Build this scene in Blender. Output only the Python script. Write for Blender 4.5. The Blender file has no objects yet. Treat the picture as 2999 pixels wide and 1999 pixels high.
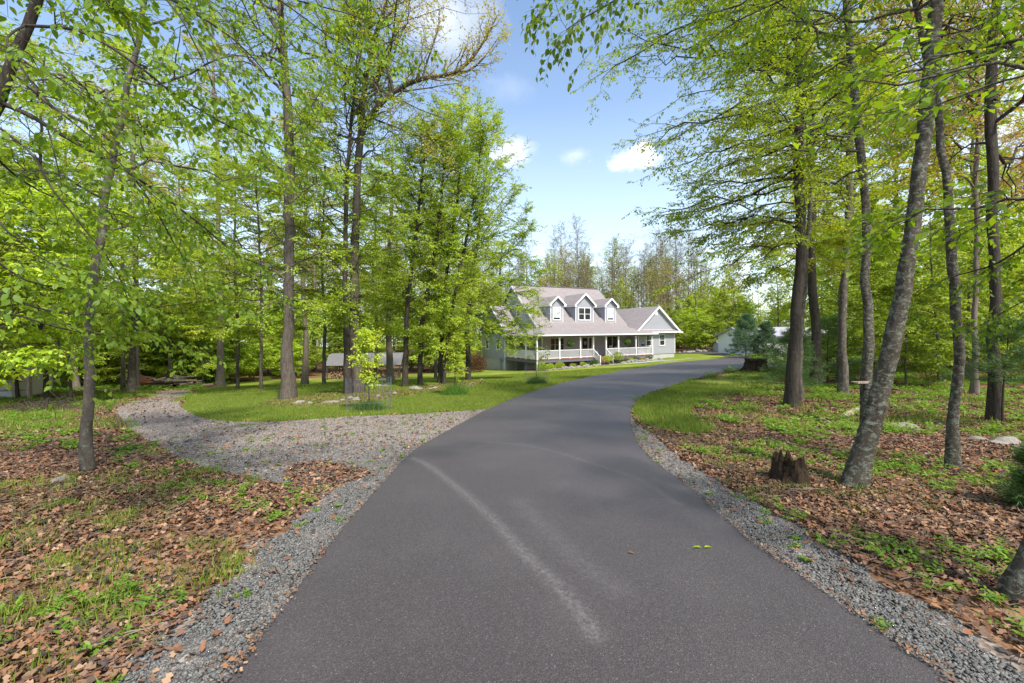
import bpy, math, random
import numpy as np
from mathutils import Matrix, Vector
PI = math.pi
rnd = random.Random(7)
RN = np.random.default_rng(11)
scene = bpy.context.scene
C = scene.collection

# ------------------------------------------------------------------ camera
F_PX, W_PX, H_PX = 1300.0, 2999.0, 1999.0
EYE = Vector((0, 0, 1.6))
PITCH, ROLL = math.radians(1.08), math.radians(0.66)
camd = bpy.data.cameras.new('camera'); cam = bpy.data.objects.new('camera', camd); C.objects.link(cam)
camd.sensor_width = 36.0; camd.lens = F_PX / W_PX * 36.0; camd.clip_end = 2000; camd.clip_start = 0.05
RM = Matrix.Rotation(PI/2 - PITCH, 4, 'X') @ Matrix.Rotation(-ROLL, 4, 'Z')
cam.matrix_world = Matrix.Translation(EYE) @ RM
scene.camera = cam
scene.render.resolution_x = 1024; scene.render.resolution_y = 683
R3 = RM.to_3x3()
VS = 2999/2352.0
def ray(vx, vy):
    d = R3 @ Vector((vx*VS - 1499.5, -(vy*VS - 999.5), -F_PX))
    return d / d.y if abs(d.y) > 1e-6 else d
def at(vx, vy, dep):
    """world point seen at survey coordinates (vx, vy) lying at distance dep"""
    r = ray(vx, vy); return EYE + r*dep

# ------------------------------------------------------------------ terrain
def G(x, y):
    x = np.asarray(x, float); y = np.asarray(y, float)
    f = y - 5*np.log1p(np.exp(np.clip((y-60)/5, -30, 30)))
    f = np.where(y < -10, -10, f)
    s = np.clip((y-12)/35, 0, 1); s = s*s*(3-2*s)*0.5 + s*0.5
    lx = x-8; lx = 22*np.tanh(lx/22)
    lat = lx*0.06*s
    bump = 0.30*np.exp(-(((x+8)/6.5)**2 + ((y-25)/5.0)**2))
    n = 0.02*np.sin(x*0.9+1.3*np.sin(y*.5)) + 0.02*np.sin(y*0.8+x*0.31)
    off = np.clip((np.abs(x)-2.2)/3, 0, 1)
    return -0.045*f + lat + bump + n*off
def g1(x, y): return float(G(x, y))
def ground(vx, vy):
    r = ray(vx, vy); t0 = 0.8; t = t0
    prev = 1
    while t < 400:
        p = EYE + r*t
        dz = p.z - g1(p.x, p.y)
        if dz < 0:
            lo, hi = t0, t
            for _ in range(24):
                m = (lo+hi)/2; q = EYE + r*m
                if q.z - g1(q.x, q.y) < 0: hi = m
                else: lo = m
            q = EYE + r*hi
            return Vector((q.x, q.y, g1(q.x, q.y)))
        t0 = t; t *= 1.02
    return Vector((r.x*90, 90, g1(r.x*90, 90)))

# ------------------------------------------------------------------ tagging
def tag(o, label=None, cat=None, group=None, kind=None):
    if label: o['label'] = label
    if cat: o['category'] = cat
    if group: o['group'] = group
    if kind: o['kind'] = kind
    return o
def empty(name, loc, rz=0, label=None, cat=None, group=None):
    o = bpy.data.objects.new(name, None); C.objects.link(o)
    o.location = loc; o.rotation_euler = (0, 0, rz); o.empty_display_size = .2
    return tag(o, label, cat, group)
def copy_tree(o, parent=None):
    c = o.copy(); C.objects.link(c); c.parent = parent
    for ch in list(o.children): copy_tree(ch, c)
    return c

# ------------------------------------------------------------------ mesh helpers
def np_mesh(name, V, faces, mat, parent=None, smooth=False, loc=None, mi=None):
    """faces: list of int arrays (n,k)"""
    me = bpy.data.meshes.new(name)
    V = np.asarray(V, np.float32).reshape(-1, 3)
    faces = [np.asarray(f, np.int32) for f in faces if len(f)]
    me.vertices.add(len(V)); me.vertices.foreach_set('co', V.ravel())
    nl = sum(f.size for f in faces); nf = sum(len(f) for f in faces)
    me.loops.add(nl); me.polygons.add(nf)
    me.loops.foreach_set('vertex_index', np.concatenate([f.ravel() for f in faces]))
    tot = np.concatenate([np.full(len(f), f.shape[1], np.int32) for f in faces])
    st = np.concatenate([[0], np.cumsum(tot)[:-1]]).astype(np.int32)
    me.polygons.foreach_set('loop_start', st); me.polygons.foreach_set('loop_total', tot)
    if smooth: me.polygons.foreach_set('use_smooth', np.ones(nf, bool))
    for m in (mat if isinstance(mat, (list, tuple)) else [mat]): me.materials.append(m)
    if mi is not None: me.polygons.foreach_set('material_index', np.asarray(mi, np.int32))
    me.update(calc_edges=True)
    o = bpy.data.objects.new(name, me); C.objects.link(o)
    if parent: o.parent = parent
    if loc is not None: o.location = loc
    return o
class MB:
    def __init__(s): s.v = []; s.f = []
    def poly(s, pts):
        n = len(s.v); s.v += [tuple(p) for p in pts]; s.f.append(tuple(range(n, n+len(pts))))
    def box(s, x0, x1, y0, y1, z0, z1):
        n = len(s.v)
        s.v += [(x0,y0,z0),(x1,y0,z0),(x1,y1,z0),(x0,y1,z0),(x0,y0,z1),(x1,y0,z1),(x1,y1,z1),(x0,y1,z1)]
        for f in ((0,3,2,1),(4,5,6,7),(0,1,5,4),(1,2,6,5),(2,3,7,6),(3,0,4,7)): s.f.append(tuple(n+i for i in f))
    def bar(s, p, q, w, h, up=(0,0,1)):
        p = Vector(p); q = Vector(q); d = (q-p).normalized(); u = Vector(up)
        sd = d.cross(u)
        if sd.length < 1e-4: sd = d.cross(Vector((1,0,0)))
        sd.normalize(); u = sd.cross(d).normalized()
        n = len(s.v)
        for e in (p, q):
            for a, b in ((-1,-1),(1,-1),(1,1),(-1,1)): s.v.append(tuple(e + sd*(a*w/2) + u*(b*h/2)))
        for f in ((0,1,2,3),(7,6,5,4),(0,4,5,1),(1,5,6,2),(2,6,7,3),(3,7,4,0)): s.f.append(tuple(n+i for i in f))
    def slab(s, pts, th):
        pts = [Vector(p) for p in pts]; n = len(s.v); k = len(pts)
        nv = Vector((0,0,0))
        for i in range(k): nv += (pts[i]-pts[0]).cross(pts[(i+1)%k]-pts[0])
        nv.normalize()
        if nv.z < 0: pts.reverse(); nv = -nv
        s.v += [tuple(p) for p in pts] + [tuple(p - nv*th) for p in pts]
        s.f.append(tuple(range(n, n+k))); s.f.append(tuple(range(n+2*k-1, n+k-1, -1)))
        for i in range(k):
            j = (i+1) % k; s.f.append((n+i, n+k+i, n+k+j, n+j))
    def tube(s, pts, r, m=8, cap=True):
        P = np.array([[tuple(p) for p in pts]]); Rr = np.array([r if hasattr(r, '__len__') else [r]*len(pts)])
        V, Q = tubes(P, Rr, m); n = len(s.v); s.v += [tuple(v) for v in V]
        s.f += [tuple(n+i for i in q) for q in Q]
        if cap:
            s.f.append(tuple(n+i for i in range(m))[::-1]); s.f.append(tuple(n+(len(pts)-1)*m+i for i in range(m)))
    def lathe(s, prof, m=16, c=(0,0,0)):
        n = len(s.v)
        for r, z in prof:
            for i in range(m):
                a = 2*PI*i/m; s.v.append((c[0]+r*math.cos(a), c[1]+r*math.sin(a), c[2]+z))
        for j in range(len(prof)-1):
            for i in range(m):
                k = (i+1) % m; s.f.append((n+j*m+i, n+j*m+k, n+(j+1)*m+k, n+(j+1)*m+i))
        s.f.append(tuple(n+i for i in range(m))[::-1]); s.f.append(tuple(n+(len(prof)-1)*m+i for i in range(m)))
    def build(s, name, mat, parent=None, loc=None, smooth=False, rz=None):
        me = bpy.data.meshes.new(name); me.from_pydata(s.v, [], s.f); me.materials.append(mat); me.update()
        if smooth:
            for p in me.polygons: p.use_smooth = True
        o = bpy.data.objects.new(name, me); C.objects.link(o)
        if parent: o.parent = parent
        if loc is not None: o.location = loc
        if rz is not None: o.rotation_euler = (0,0,rz)
        return o
def norm(a): return a/np.maximum(np.linalg.norm(a, axis=-1, keepdims=True), 1e-9)
def tubes(P, R, M):
    N, K, _ = P.shape
    T = norm(np.gradient(P, axis=1))
    mean = norm(P[:, -1]-P[:, 0])
    ref = np.where(np.abs(mean[:, 2:3]) > .75, np.array([[1., 0, 0]]), np.array([[0, 0, 1.]]))
    A = norm(np.cross(T, ref[:, None, :])); B = np.cross(T, A)
    an = np.arange(M)*2*PI/M
    V = P[:, :, None, :] + R[:, :, None, None]*(A[:, :, None, :]*np.cos(an)[None, None, :, None] + B[:, :, None, :]*np.sin(an)[None, None, :, None])
    idx = np.arange(N*K*M).reshape(N, K, M); nx = np.roll(idx, -1, axis=2)
    Q = np.stack([idx[:, :-1], nx[:, :-1], nx[:, 1:], idx[:, 1:]], -1).reshape(-1, 4)
    return V.reshape(-1, 3), Q
def sample(P, s):
    """P (N,K,3), s (N,n) in 0..1 -> points, tangents (N,n,3)"""
    N, K, _ = P.shape
    f = np.clip(s*(K-1), 0, K-1.0001); i = f.astype(int); t = (f-i)[..., None]
    ar = np.arange(N)[:, None]
    a = P[ar, i]; b = P[ar, i+1]
    return a*(1-t)+b*t, norm(b-a)
def sprout(rg, P, R, n, s0, s1, ang, roll, L, K=5, sag=0.0, wob=.06, taper=.12, rmul=.55, az_bias=None, elev=0.0):
    """children of polylines. L(s)->relative length array or constant (metres)"""
    N = len(P)
    s = s0 + (s1-s0)*(np.arange(n)[None]+rg.random((N, n)))/n
    p, T = sample(P, s)
    U = np.array([0, 0, 1.]); S = np.cross(T, U)
    ln = np.linalg.norm(S, axis=-1, keepdims=True)
    rv = rg.normal(size=S.shape); rv = np.cross(T, rv)
    S = np.where(ln > .35, S/np.maximum(ln, 1e-6), norm(rv))
    W = np.cross(S, T)
    side = np.where(np.arange(n) % 2 == 0, 1., -1.)[None, :, None]
    ro = rg.normal(size=(N, n, 1))*roll
    an = ang*(1+.25*rg.normal(size=(N, n, 1)))
    D = norm(np.cos(an)*T + np.sin(an)*(side*S*np.cos(ro)+W*np.sin(ro)) + np.array([0, 0, elev]))
    Lb = np.linalg.norm(np.diff(P, axis=1), axis=2).sum(1)[:, None]
    Ln = L(s, Lb)*(.7+.6*rg.random((N, n)))
    k = np.linspace(0, 1, K)
    Q = p[:, :, None, :] + Ln[:, :, None, None]*(D[:, :, None, :]*k[None, None, :, None])
    Q[..., 2] -= sag*Ln[:, :, None]*k[None, None]**2
    w = np.cumsum(rg.normal(size=(N, n, K, 3))*wob, axis=2); w -= w[:, :, :1]
    Q = Q + w*Ln[:, :, None, None]
    ri = np.clip((s*(R.shape[1]-1)).astype(int), 0, R.shape[1]-1)
    r0 = R[np.arange(N)[:, None], ri]*rmul
    RR = r0[:, :, None]*(1-(1-taper)*k[None, None])
    return Q.reshape(N*n, K, 3), RR.reshape(N*n, K)
def leafset(rg, P, n, L, Wd, s0=.1, droop=.35, ang=.9, tilt=.45, off=0.02, hi=False, jit=.25):
    """leaves along polylines P"""
    N = len(P)
    s = s0 + (1-s0)*(np.arange(n)[None]+rg.random((N, n)))/n
    p, T = sample(P, s)
    U = np.array([0, 0, 1.]); S = norm(np.cross(T, U)+1e-5)
    side = np.where(np.arange(n) % 2 == 0, 1., -1.)[None, :, None]
    D = norm(np.cos(ang)*T + np.sin(ang)*side*S + rg.normal(size=p.shape)*jit + np.array([0, 0, -droop]))
    Nn = norm(U + rg.normal(size=p.shape)*tilt); B = norm(np.cross(D, Nn)); Nn = np.cross(B, D)
    Ls = (L*(.65+.6*rg.random((N, n))))[..., None]; Ws = Ls*Wd/L
    p = p.reshape(-1, 3); D = D.reshape(-1, 3); B = B.reshape(-1, 3); Nn = Nn.reshape(-1, 3); Ls = Ls.reshape(-1, 1); Ws = Ws.reshape(-1, 1)
    return leafgeo(p + D*off, D, B, Nn, Ls, Ws, hi)
def leafgeo(p, D, B, Nn, Ls, Ws, hi=False):
    n = len(p)
    if not hi:
        V = np.stack([p, p+D*Ls*.45+B*Ws*.5+Nn*Ws*.12, p+D*Ls-Nn*Ls*.08, p+D*Ls*.45-B*Ws*.5+Nn*Ws*.12], 1)
        F = np.arange(n*4).reshape(n, 4)
        return V.reshape(-1, 3), F
    V = np.stack([p, p+D*Ls*.28+B*Ws*.46+Nn*Ws*.15, p+D*Ls*.62+B*Ws*.40+Nn*Ws*.12-Nn*Ls*.05, p+D*Ls*1.0-Nn*Ls*.16,
                  p+D*Ls*.62-B*Ws*.40+Nn*Ws*.12-Nn*Ls*.05, p+D*Ls*.28-B*Ws*.46+Nn*Ws*.15, p+D*Ls*.5-Nn*Ls*.02], 1)
    b = np.arange(n)[:, None]*7
    F = np.concatenate([b+np.array([[0, 1, 2, 6]]), b+np.array([[6, 2, 3, 4]]), b+np.array([[0, 6, 4, 5]])], 0)
    return V.reshape(-1, 3), F
class Geo:
    def __init__(s): s.V = []; s.F = []; s.n = 0
    def add(s, VF):
        V, F = VF
        s.V.append(V); s.F.append(F+s.n); s.n += len(V)
    def build(s, name, mat, parent=None, smooth=False, loc=None):
        if not s.V: return None
        k = {}
        for f in s.F: k.setdefault(f.shape[1], []).append(f)
        return np_mesh(name, np.concatenate(s.V), [np.concatenate(v) for v in k.values()], mat, parent, smooth, loc)

# ------------------------------------------------------------------ materials
def newmat(name):
    m = bpy.data.materials.new(name); m.use_nodes = True
    nt = m.node_tree; nt.nodes.clear()
    out = nt.nodes.new('ShaderNodeOutputMaterial')
    return m, nt, out
def nd(nt, t, **kw):
    n = nt.nodes.new(t)
    for k, v in kw.items(): setattr(n, k, v)
    return n
def inp(n, **kw):
    for k, v in kw.items(): n.inputs[k.replace('_', ' ')].default_value = v
    return n
def ramp(nt, fac, stops, interp='LINEAR'):
    r = nt.nodes.new('ShaderNodeValToRGB'); r.color_ramp.interpolation = interp
    e = r.color_ramp.elements
    while len(e) > 1: e.remove(e[0])
    e[0].position = stops[0][0]; e[0].color = (*stops[0][1], 1)
    for p, c in stops[1:]:
        q = e.new(p); q.color = (*c, 1)
    nt.links.new(fac, r.inputs[0]); return r.outputs[0]
def noise(nt, vec, scale, detail=4, rough=.55, out=0, dist=0):
    n = nt.nodes.new('ShaderNodeTexNoise'); n.inputs['Scale'].default_value = scale; n.inputs['Detail'].default_value = detail
    n.inputs['Roughness'].default_value = rough; n.inputs['Distortion'].default_value = dist
    nt.links.new(vec, n.inputs['Vector']); return n.outputs[out]
def voro(nt, vec, scale, feature='F1', out='Distance'):
    n = nt.nodes.new('ShaderNodeTexVoronoi'); n.feature = feature; n.inputs['Scale'].default_value = scale
    nt.links.new(vec, n.inputs['Vector']); return n.outputs[out]
def mapping(nt, vec, scale=(1,1,1), rot=(0,0,0)):
    n = nt.nodes.new('ShaderNodeMapping'); n.inputs['Scale'].default_value = scale; n.inputs['Rotation'].default_value = rot
    nt.links.new(vec, n.inputs['Vector']); return n.outputs[0]
def mix(nt, fac, a, b, mode='MIX'):
    n = nt.nodes.new('ShaderNodeMix'); n.data_type = 'RGBA'; n.blend_type = mode
    for i, x in ((0, fac), (6, a), (7, b)):
        if isinstance(x, (int, float)): n.inputs[i].default_value = x
        elif isinstance(x, tuple): n.inputs[i].default_value = (*x, 1)
        else: nt.links.new(x, n.inputs[i])
    return n.outputs[2]
def math_(nt, op, a, b=0.5):
    n = nt.nodes.new('ShaderNodeMath'); n.operation = op
    for i, x in ((0, a), (1, b)):
        if isinstance(x, (int, float)): n.inputs[i].default_value = x
        else: nt.links.new(x, n.inputs[i])
    return n.outputs[0]
def bump(nt, h, strength, dist=.01):
    n = nt.nodes.new('ShaderNodeBump'); n.inputs['Strength'].default_value = strength; n.inputs['Distance'].default_value = dist
    nt.links.new(h, n.inputs['Height']); return n.outputs[0]
def pbsdf(nt, out, col, rough=.8, nrm=None, spec=.3, metal=0):
    b = nt.nodes.new('ShaderNodeBsdfPrincipled')
    if isinstance(col, tuple): b.inputs['Base Color'].default_value = (*col, 1)
    else: nt.links.new(col, b.inputs['Base Color'])
    if isinstance(rough, (int, float)): b.inputs['Roughness'].default_value = rough
    else: nt.links.new(rough, b.inputs['Roughness'])
    b.inputs['Specular IOR Level'].default_value = spec; b.inputs['Metallic'].default_value = metal
    if nrm is not None: nt.links.new(nrm, b.inputs['Normal'])
    nt.links.new(b.outputs[0], out.inputs[0]); return b
def geo_pos(nt): return nt.nodes.new('ShaderNodeNewGeometry').outputs['Position']
def objco(nt): return nt.nodes.new('ShaderNodeTexCoord').outputs['Object']

def plain(name, col, rough=.6, var=.12, sc=6, spec=.3, metal=0, bs=0.0):
    m, nt, out = newmat(name); v = objco(nt)
    n = noise(nt, v, sc, 5, .6)
    c = ramp(nt, n, [(.25, tuple(x*(1-var) for x in col)), (.75, tuple(min(1, x*(1+var)) for x in col))])
    nr = bump(nt, noise(nt, v, sc*6, 3), bs, .01) if bs else None
    pbsdf(nt, out, c, rough, nr, spec, metal); return m
def leafmat(name, cols, trans=.45, patch=.5, gloss=.04):
    """cols: list of base colours picked leaf by leaf"""
    m, nt, out = newmat(name)
    g = nt.nodes.new('ShaderNodeNewGeometry'); oi = nt.nodes.new('ShaderNodeObjectInfo')
    n = noise(nt, g.outputs['Position'], patch, 2)
    f = math_(nt, 'ADD', math_(nt, 'MULTIPLY', g.outputs['Random Per Island'], .75), math_(nt, 'MULTIPLY', n, .6))
    f = math_(nt, 'SUBTRACT', f, .18)
    k = len(cols)
    c = ramp(nt, f, [(i/(k-1), cols[i]) for i in range(k)])
    hs = nt.nodes.new('ShaderNodeHueSaturation')
    nt.links.new(c, hs.inputs['Color'])
    nt.links.new(math_(nt, 'ADD', math_(nt, 'MULTIPLY', oi.outputs['Random'], .5), .75), hs.inputs['Value'])
    c = hs.outputs[0]
    d = nt.nodes.new('ShaderNodeBsdfDiffuse'); t = nt.nodes.new('ShaderNodeBsdfTranslucent')
    nt.links.new(c, d.inputs[0])
    ct = mix(nt, 1.0, c, (1.25, 1.15, .55), 'MULTIPLY'); nt.links.new(ct, t.inputs[0])
    mx = nt.nodes.new('ShaderNodeMixShader'); mx.inputs[0].default_value = trans
    nt.links.new(d.outputs[0], mx.inputs[1]); nt.links.new(t.outputs[0], mx.inputs[2])
    gl = nt.nodes.new('ShaderNodeBsdfGlossy'); gl.inputs['Roughness'].default_value = .6
    m2 = nt.nodes.new('ShaderNodeMixShader'); m2.inputs[0].default_value = gloss
    nt.links.new(mx.outputs[0], m2.inputs[1]); nt.links.new(gl.outputs[0], m2.inputs[2])
    nt.links.new(m2.outputs[0], out.inputs[0]); return m
def barkmat(name, dark, light, lichen=None, lich_amt=.55, sc=1.0, furrow=8, hstretch=.12, bs=.9, lsc=10, lmap=(1, 1, .8)):
    m, nt, out = newmat(name); v = objco(nt)
    v1 = mapping(nt, v, (furrow*sc, furrow*sc, furrow*hstretch*sc))
    n1 = noise(nt, v1, 3.0, 6, .65, dist=.6)
    n2 = noise(nt, v, 9*sc, 5, .6)
    c = ramp(nt, n1, [(.32, dark), (.62, light)])
    c = mix(nt, .35, c, ramp(nt, n2, [(.3, dark), (.7, light)]))
    if lichen:
        n3 = noise(nt, mapping(nt, v, lmap), lsc*sc, 8, .78, dist=.4)
        mk = ramp(nt, n3, [(lich_amt-.03, (0,0,0)), (lich_amt+.03, (1,1,1))])
        c = mix(nt, mk, c, mix(nt, n2, lichen, tuple(x*.6 for x in lichen)))
    pbsdf(nt, out, c, .92, bump(nt, n1, bs, .02), .15); return m

M = {}
GREENS = [(.060,.150,.012), (.100,.215,.018), (.160,.285,.022), (.240,.340,.030)]
M['log_twig'] = plain('dead_twig', (.20,.155,.12), .9, .4, 2)
M['leaf_beech'] = leafmat('leaf_beech', [(.20,.33,.020), (.30,.44,.028), (.41,.54,.038), (.52,.61,.055)], trans=.5)
M['leaf_yellow'] = leafmat('leaf_yellow', [(.25,.38,.022), (.36,.49,.03), (.48,.57,.045), (.57,.58,.08)], trans=.5)
M['leaf_deep'] = leafmat('leaf_deep', [(.045,.13,.012), (.08,.19,.016), (.12,.25,.022), (.18,.31,.028)])
M['leaf_oak'] = leafmat('leaf_oak', [(.34,.38,.06), (.44,.43,.09), (.52,.46,.13), (.50,.37,.15)])
M['leaf_orange'] = leafmat('leaf_orange', [(.34,.40,.04), (.46,.42,.06), (.55,.36,.07), (.52,.26,.07)])
M['leaf_front'] = leafmat('leaf_front', [(.085,.18,.010), (.14,.26,.012), (.21,.34,.016), (.30,.42,.024)], trans=.55, gloss=.03)
M['needle'] = leafmat('needle', [(.06,.13,.06), (.09,.18,.085), (.13,.23,.12), (.17,.28,.16)], trans=.3)
M['needle_green'] = leafmat('needle_green', [(.04,.10,.022), (.065,.14,.03), (.095,.19,.04), (.13,.23,.05)], trans=.35)
M['shrub_red'] = leafmat('shrub_red', [(.05,.035,.015), (.10,.05,.02), (.16,.07,.025), (.10,.10,.02)], trans=.2)
M['fern'] = leafmat('fern', [(.08,.19,.012), (.13,.26,.018), (.18,.32,.025), (.23,.36,.03)])
M['bark_oak'] = barkmat('bark_oak', (.038,.031,.025), (.145,.123,.10), (.30,.31,.26), .66)
M['bark_beech'] = barkmat('bark_beech', (.045,.038,.030), (.135,.118,.095), (.24,.25,.20), .57, furrow=4, hstretch=.6, bs=.5)
M['bark_lichen'] = barkmat('bark_lichen', (.026,.021,.016), (.09,.076,.06), (.20,.215,.165), .54, furrow=5, hstretch=.5, bs=.9, lsc=15, lmap=(1, 1, 1.5))
M['bark_dark'] = barkmat('bark_dark', (.018,.015,.012), (.078,.066,.054), (.16,.17,.13), .62, bs=.9)
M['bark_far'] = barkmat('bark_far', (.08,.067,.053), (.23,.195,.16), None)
M['bark_twig'] = plain('bark_twig', (.07,.055,.045), .9)
M['white'] = plain('white_trim', (.80,.80,.82), .45, .03)
M['gutter'] = plain('gutter_white', (.78,.78,.80), .4, .02)
M['siding'] = plain('siding_grey', (.33,.335,.375), .55, .05, 1.5)
M['beam'] = plain('beam_olive', (.20,.20,.17), .7, .08)
M['skirt'] = plain('skirt_grey', (.13,.135,.17), .7, .1)
M['deckwood'] = plain('deck_board', (.28,.12,.08), .7, .2, 5)
M['concrete'] = plain('concrete', (.42,.42,.42), .85, .15, 2.5, bs=.3)
M['black'] = plain('black_metal', (.02,.02,.022), .5)
M['glass'] = None
def glassmat():
    m, nt, out = newmat('window_glass')
    b = pbsdf(nt, out, (.022,.028,.030), .06, None, .7)
    m_n = noise(nt, objco(nt), 1.5, 2); nt.links.new(bump(nt, m_n, .05, .02), b.inputs['Normal'])
    return m
M['glass'] = glassmat()
M['blind'] = plain('window_blind', (.50,.56,.54), .6, .04)
def shingle():
    m, nt, out = newmat('roof_shingle'); v = objco(nt)
    sx = nt.nodes.new('ShaderNodeSeparateXYZ'); nt.links.new(v, sx.inputs[0])
    cb = nt.nodes.new('ShaderNodeCombineXYZ')
    nt.links.new(math_(nt, 'ADD', sx.outputs[0], math_(nt, 'MULTIPLY', sx.outputs[1], .37)), cb.inputs[0])
    nt.links.new(math_(nt, 'MULTIPLY', sx.outputs[2], 1.3), cb.inputs[1])
    br = nt.nodes.new('ShaderNodeTexBrick'); nt.links.new(cb.outputs[0], br.inputs[0])
    inp(br, Scale=1.0, Mortar_Size=.012, Brick_Width=.28, Row_Height=.15, Bias=0)
    br.inputs['Color1'].default_value = (.27,.245,.24,1); br.inputs['Color2'].default_value = (.205,.178,.176,1); br.inputs['Mortar'].default_value = (.17,.145,.145,1)
    n = noise(nt, v, 3, 5, .7)
    c = mix(nt, .35, br.outputs[0], ramp(nt, n, [(.3, (.17,.145,.142)), (.7, (.30,.268,.26))]))
    g = noise(nt, v, 120, 2); c = mix(nt, .18, c, ramp(nt, g, [(.3, (.1,.09,.1)), (.7, (.6,.55,.55))]))
    pbsdf(nt, out, c, .9, bump(nt, br.outputs['Fac'], .4, .01), .2); return m
M['shingle'] = shingle()
M['shed_roof'] = plain('shed_roof', (.15,.15,.155), .8, .15, 3, bs=.2)
def asphalt():
    m, nt, out = newmat('asphalt'); v = geo_pos(nt)
    base = ramp(nt, noise(nt, v, .5, 5, .6), [(.3, (.043,.034,.035)), (.7, (.068,.055,.056))])
    g = voro(nt, v, 150, out='Color')
    sep = nt.nodes.new('ShaderNodeSeparateColor'); nt.links.new(g, sep.inputs[0])
    c = mix(nt, .55, base, ramp(nt, sep.outputs[0], [(0, (.020,.017,.019)), (.55, (.050,.042,.044)), (.97, (.090,.082,.082)), (1, (.20,.19,.18))]))
    # dusty wheel tracks: curve-following attribute across the road
    at_ = nd(nt, 'ShaderNodeAttribute', attribute_name='track')
    wn = noise(nt, mapping(nt, v, (6, 6, 1)), 5, 7, .85)
    tr = math_(nt, 'MULTIPLY', at_.outputs['Fac'], math_(nt, 'MULTIPLY', ramp(nt, wn, [(.42, (0,0,0)), (.64, (1,1,1))]), .62))
    c = mix(nt, tr, c, (.29,.27,.265))
    b2 = math_(nt, 'MULTIPLY', ramp(nt, noise(nt, v, 1.1, 4), [(.5, (0,0,0)), (.8, (1,1,1))]), .12)
    c = mix(nt, b2, c, (.18,.165,.16))
    h = math_(nt, 'ADD', voro(nt, v, 150), math_(nt, 'MULTIPLY', noise(nt, v, 30, 3), .6))
    pbsdf(nt, out, c, .62, bump(nt, h, .6, .006), .5)
    b = [n for n in nt.nodes if n.type == 'BSDF_PRINCIPLED'][0]; b.inputs['Sheen Weight'].default_value = .16; b.inputs['Sheen Roughness'].default_value = .3; b.inputs['Sheen Tint'].default_value = (1, .9, .92, 1); return m
M['asphalt'] = asphalt()
def gravelmat():
    m, nt, out = newmat('gravel'); v = geo_pos(nt)
    v2 = nt.nodes.new('ShaderNodeTexVoronoi'); v2.inputs['Scale'].default_value = 30; nt.links.new(v, v2.inputs['Vector'])
    sep = nt.nodes.new('ShaderNodeSeparateColor'); nt.links.new(v2.outputs['Color'], sep.inputs[0])
    c = ramp(nt, sep.outputs[0], [(0, (.08,.07,.065)), (.3, (.16,.14,.13)), (.7, (.26,.23,.21)), (1, (.40,.36,.33))])
    big = ramp(nt, noise(nt, v, .35, 5, .6), [(.42, (0,0,0)), (.62, (1,1,1))])
    c = mix(nt, math_(nt, 'MULTIPLY', big, .45), c, ramp(nt, sep.outputs[1], [(0, (.14,.085,.055)), (1, (.30,.21,.15))]))
    pbsdf(nt, out, c, .9, bump(nt, v2.outputs['Distance'], 1.0, .02), .2); return m
M['gravel'] = gravelmat()
def stonemat(name, cols, grime=.25, spec=.25):
    m, nt, out = newmat(name); g = nt.nodes.new('ShaderNodeNewGeometry')
    k = len(cols)
    c = ramp(nt, g.outputs['Random Per Island'], [(i/(k-1), cols[i]) for i in range(k)], 'CONSTANT' if k > 5 else 'LINEAR')
    c = mix(nt, grime, c, ramp(nt, noise(nt, g.outputs['Position'], 60, 3), [(.3, (.08,.08,.075)), (.7, (.4,.385,.36))]))
    pbsdf(nt, out, c, .85, None, spec); return m
M['stones'] = stonemat('gravel_stones', [(.042,.046,.048), (.066,.07,.072), (.09,.095,.096), (.12,.124,.122), (.10,.078,.064), (.18,.178,.17), (.06,.068,.068)])
M['stones_warm'] = stonemat('gravel_stones_warm', [(.12,.10,.09), (.17,.145,.13), (.22,.19,.17), (.28,.24,.215), (.20,.135,.10), (.34,.30,.27), (.14,.125,.12)])
M['litter'] = stonemat('litter', [(.05,.024,.014), (.13,.055,.025), (.20,.092,.042), (.27,.14,.07), (.10,.042,.022), (.36,.22,.13), (.17,.066,.028), (.23,.09,.036), (.15,.085,.052), (.07,.034,.019), (.035,.02,.013), (.27,.125,.05), (.19,.11,.065), (.30,.17,.10)], .14, .12)
def floor_mat(name, green_amt, bright=1.0):
    m, nt, out = newmat(name); v = geo_pos(nt)
    vv = mapping(nt, v, (1, 1, .2))
    vo = nt.nodes.new('ShaderNodeTexVoronoi'); vo.inputs['Scale'].default_value = 13; nt.links.new(vv, vo.inputs['Vector'])
    sep = nt.nodes.new('ShaderNodeSeparateColor'); nt.links.new(vo.outputs['Color'], sep.inputs[0])
    c = ramp(nt, sep.outputs[0], [(0, (.06,.03,.018)), (.3, (.14,.065,.033)), (.6, (.24,.125,.065)), (.85, (.33,.19,.11)), (1, (.42,.29,.19))])
    c = mix(nt, .4, c, ramp(nt, noise(nt, v, 25, 4, .7), [(.3, (.04,.02,.012)), (.7, (.30,.17,.10))]))
    gn = math_(nt, 'ADD', math_(nt, 'MULTIPLY', noise(nt, v, .45, 4, .6), .65), math_(nt, 'MULTIPLY', noise(nt, v, 7, 5, .7), .35))
    mk = ramp(nt, gn, [(green_amt-.03, (0,0,0)), (green_amt+.05, (1,1,1))])
    gc = ramp(nt, noise(nt, v, 18, 4, .7), [(.3, (.045,.11,.012)), (.5, (.10,.19,.02)), (.7, (.17,.26,.03))])
    c = mix(nt, math_(nt, 'MULTIPLY', mk, .85), c, gc)
    pbsdf(nt, out, c, .95, bump(nt, math_(nt, 'ADD', vo.outputs['Distance'], noise(nt, v, 30, 4)), .8, .03), .1); return m
M['floor'] = floor_mat('forest_floor', .585)
M['mulch'] = floor_mat('mulch', .55)
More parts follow.
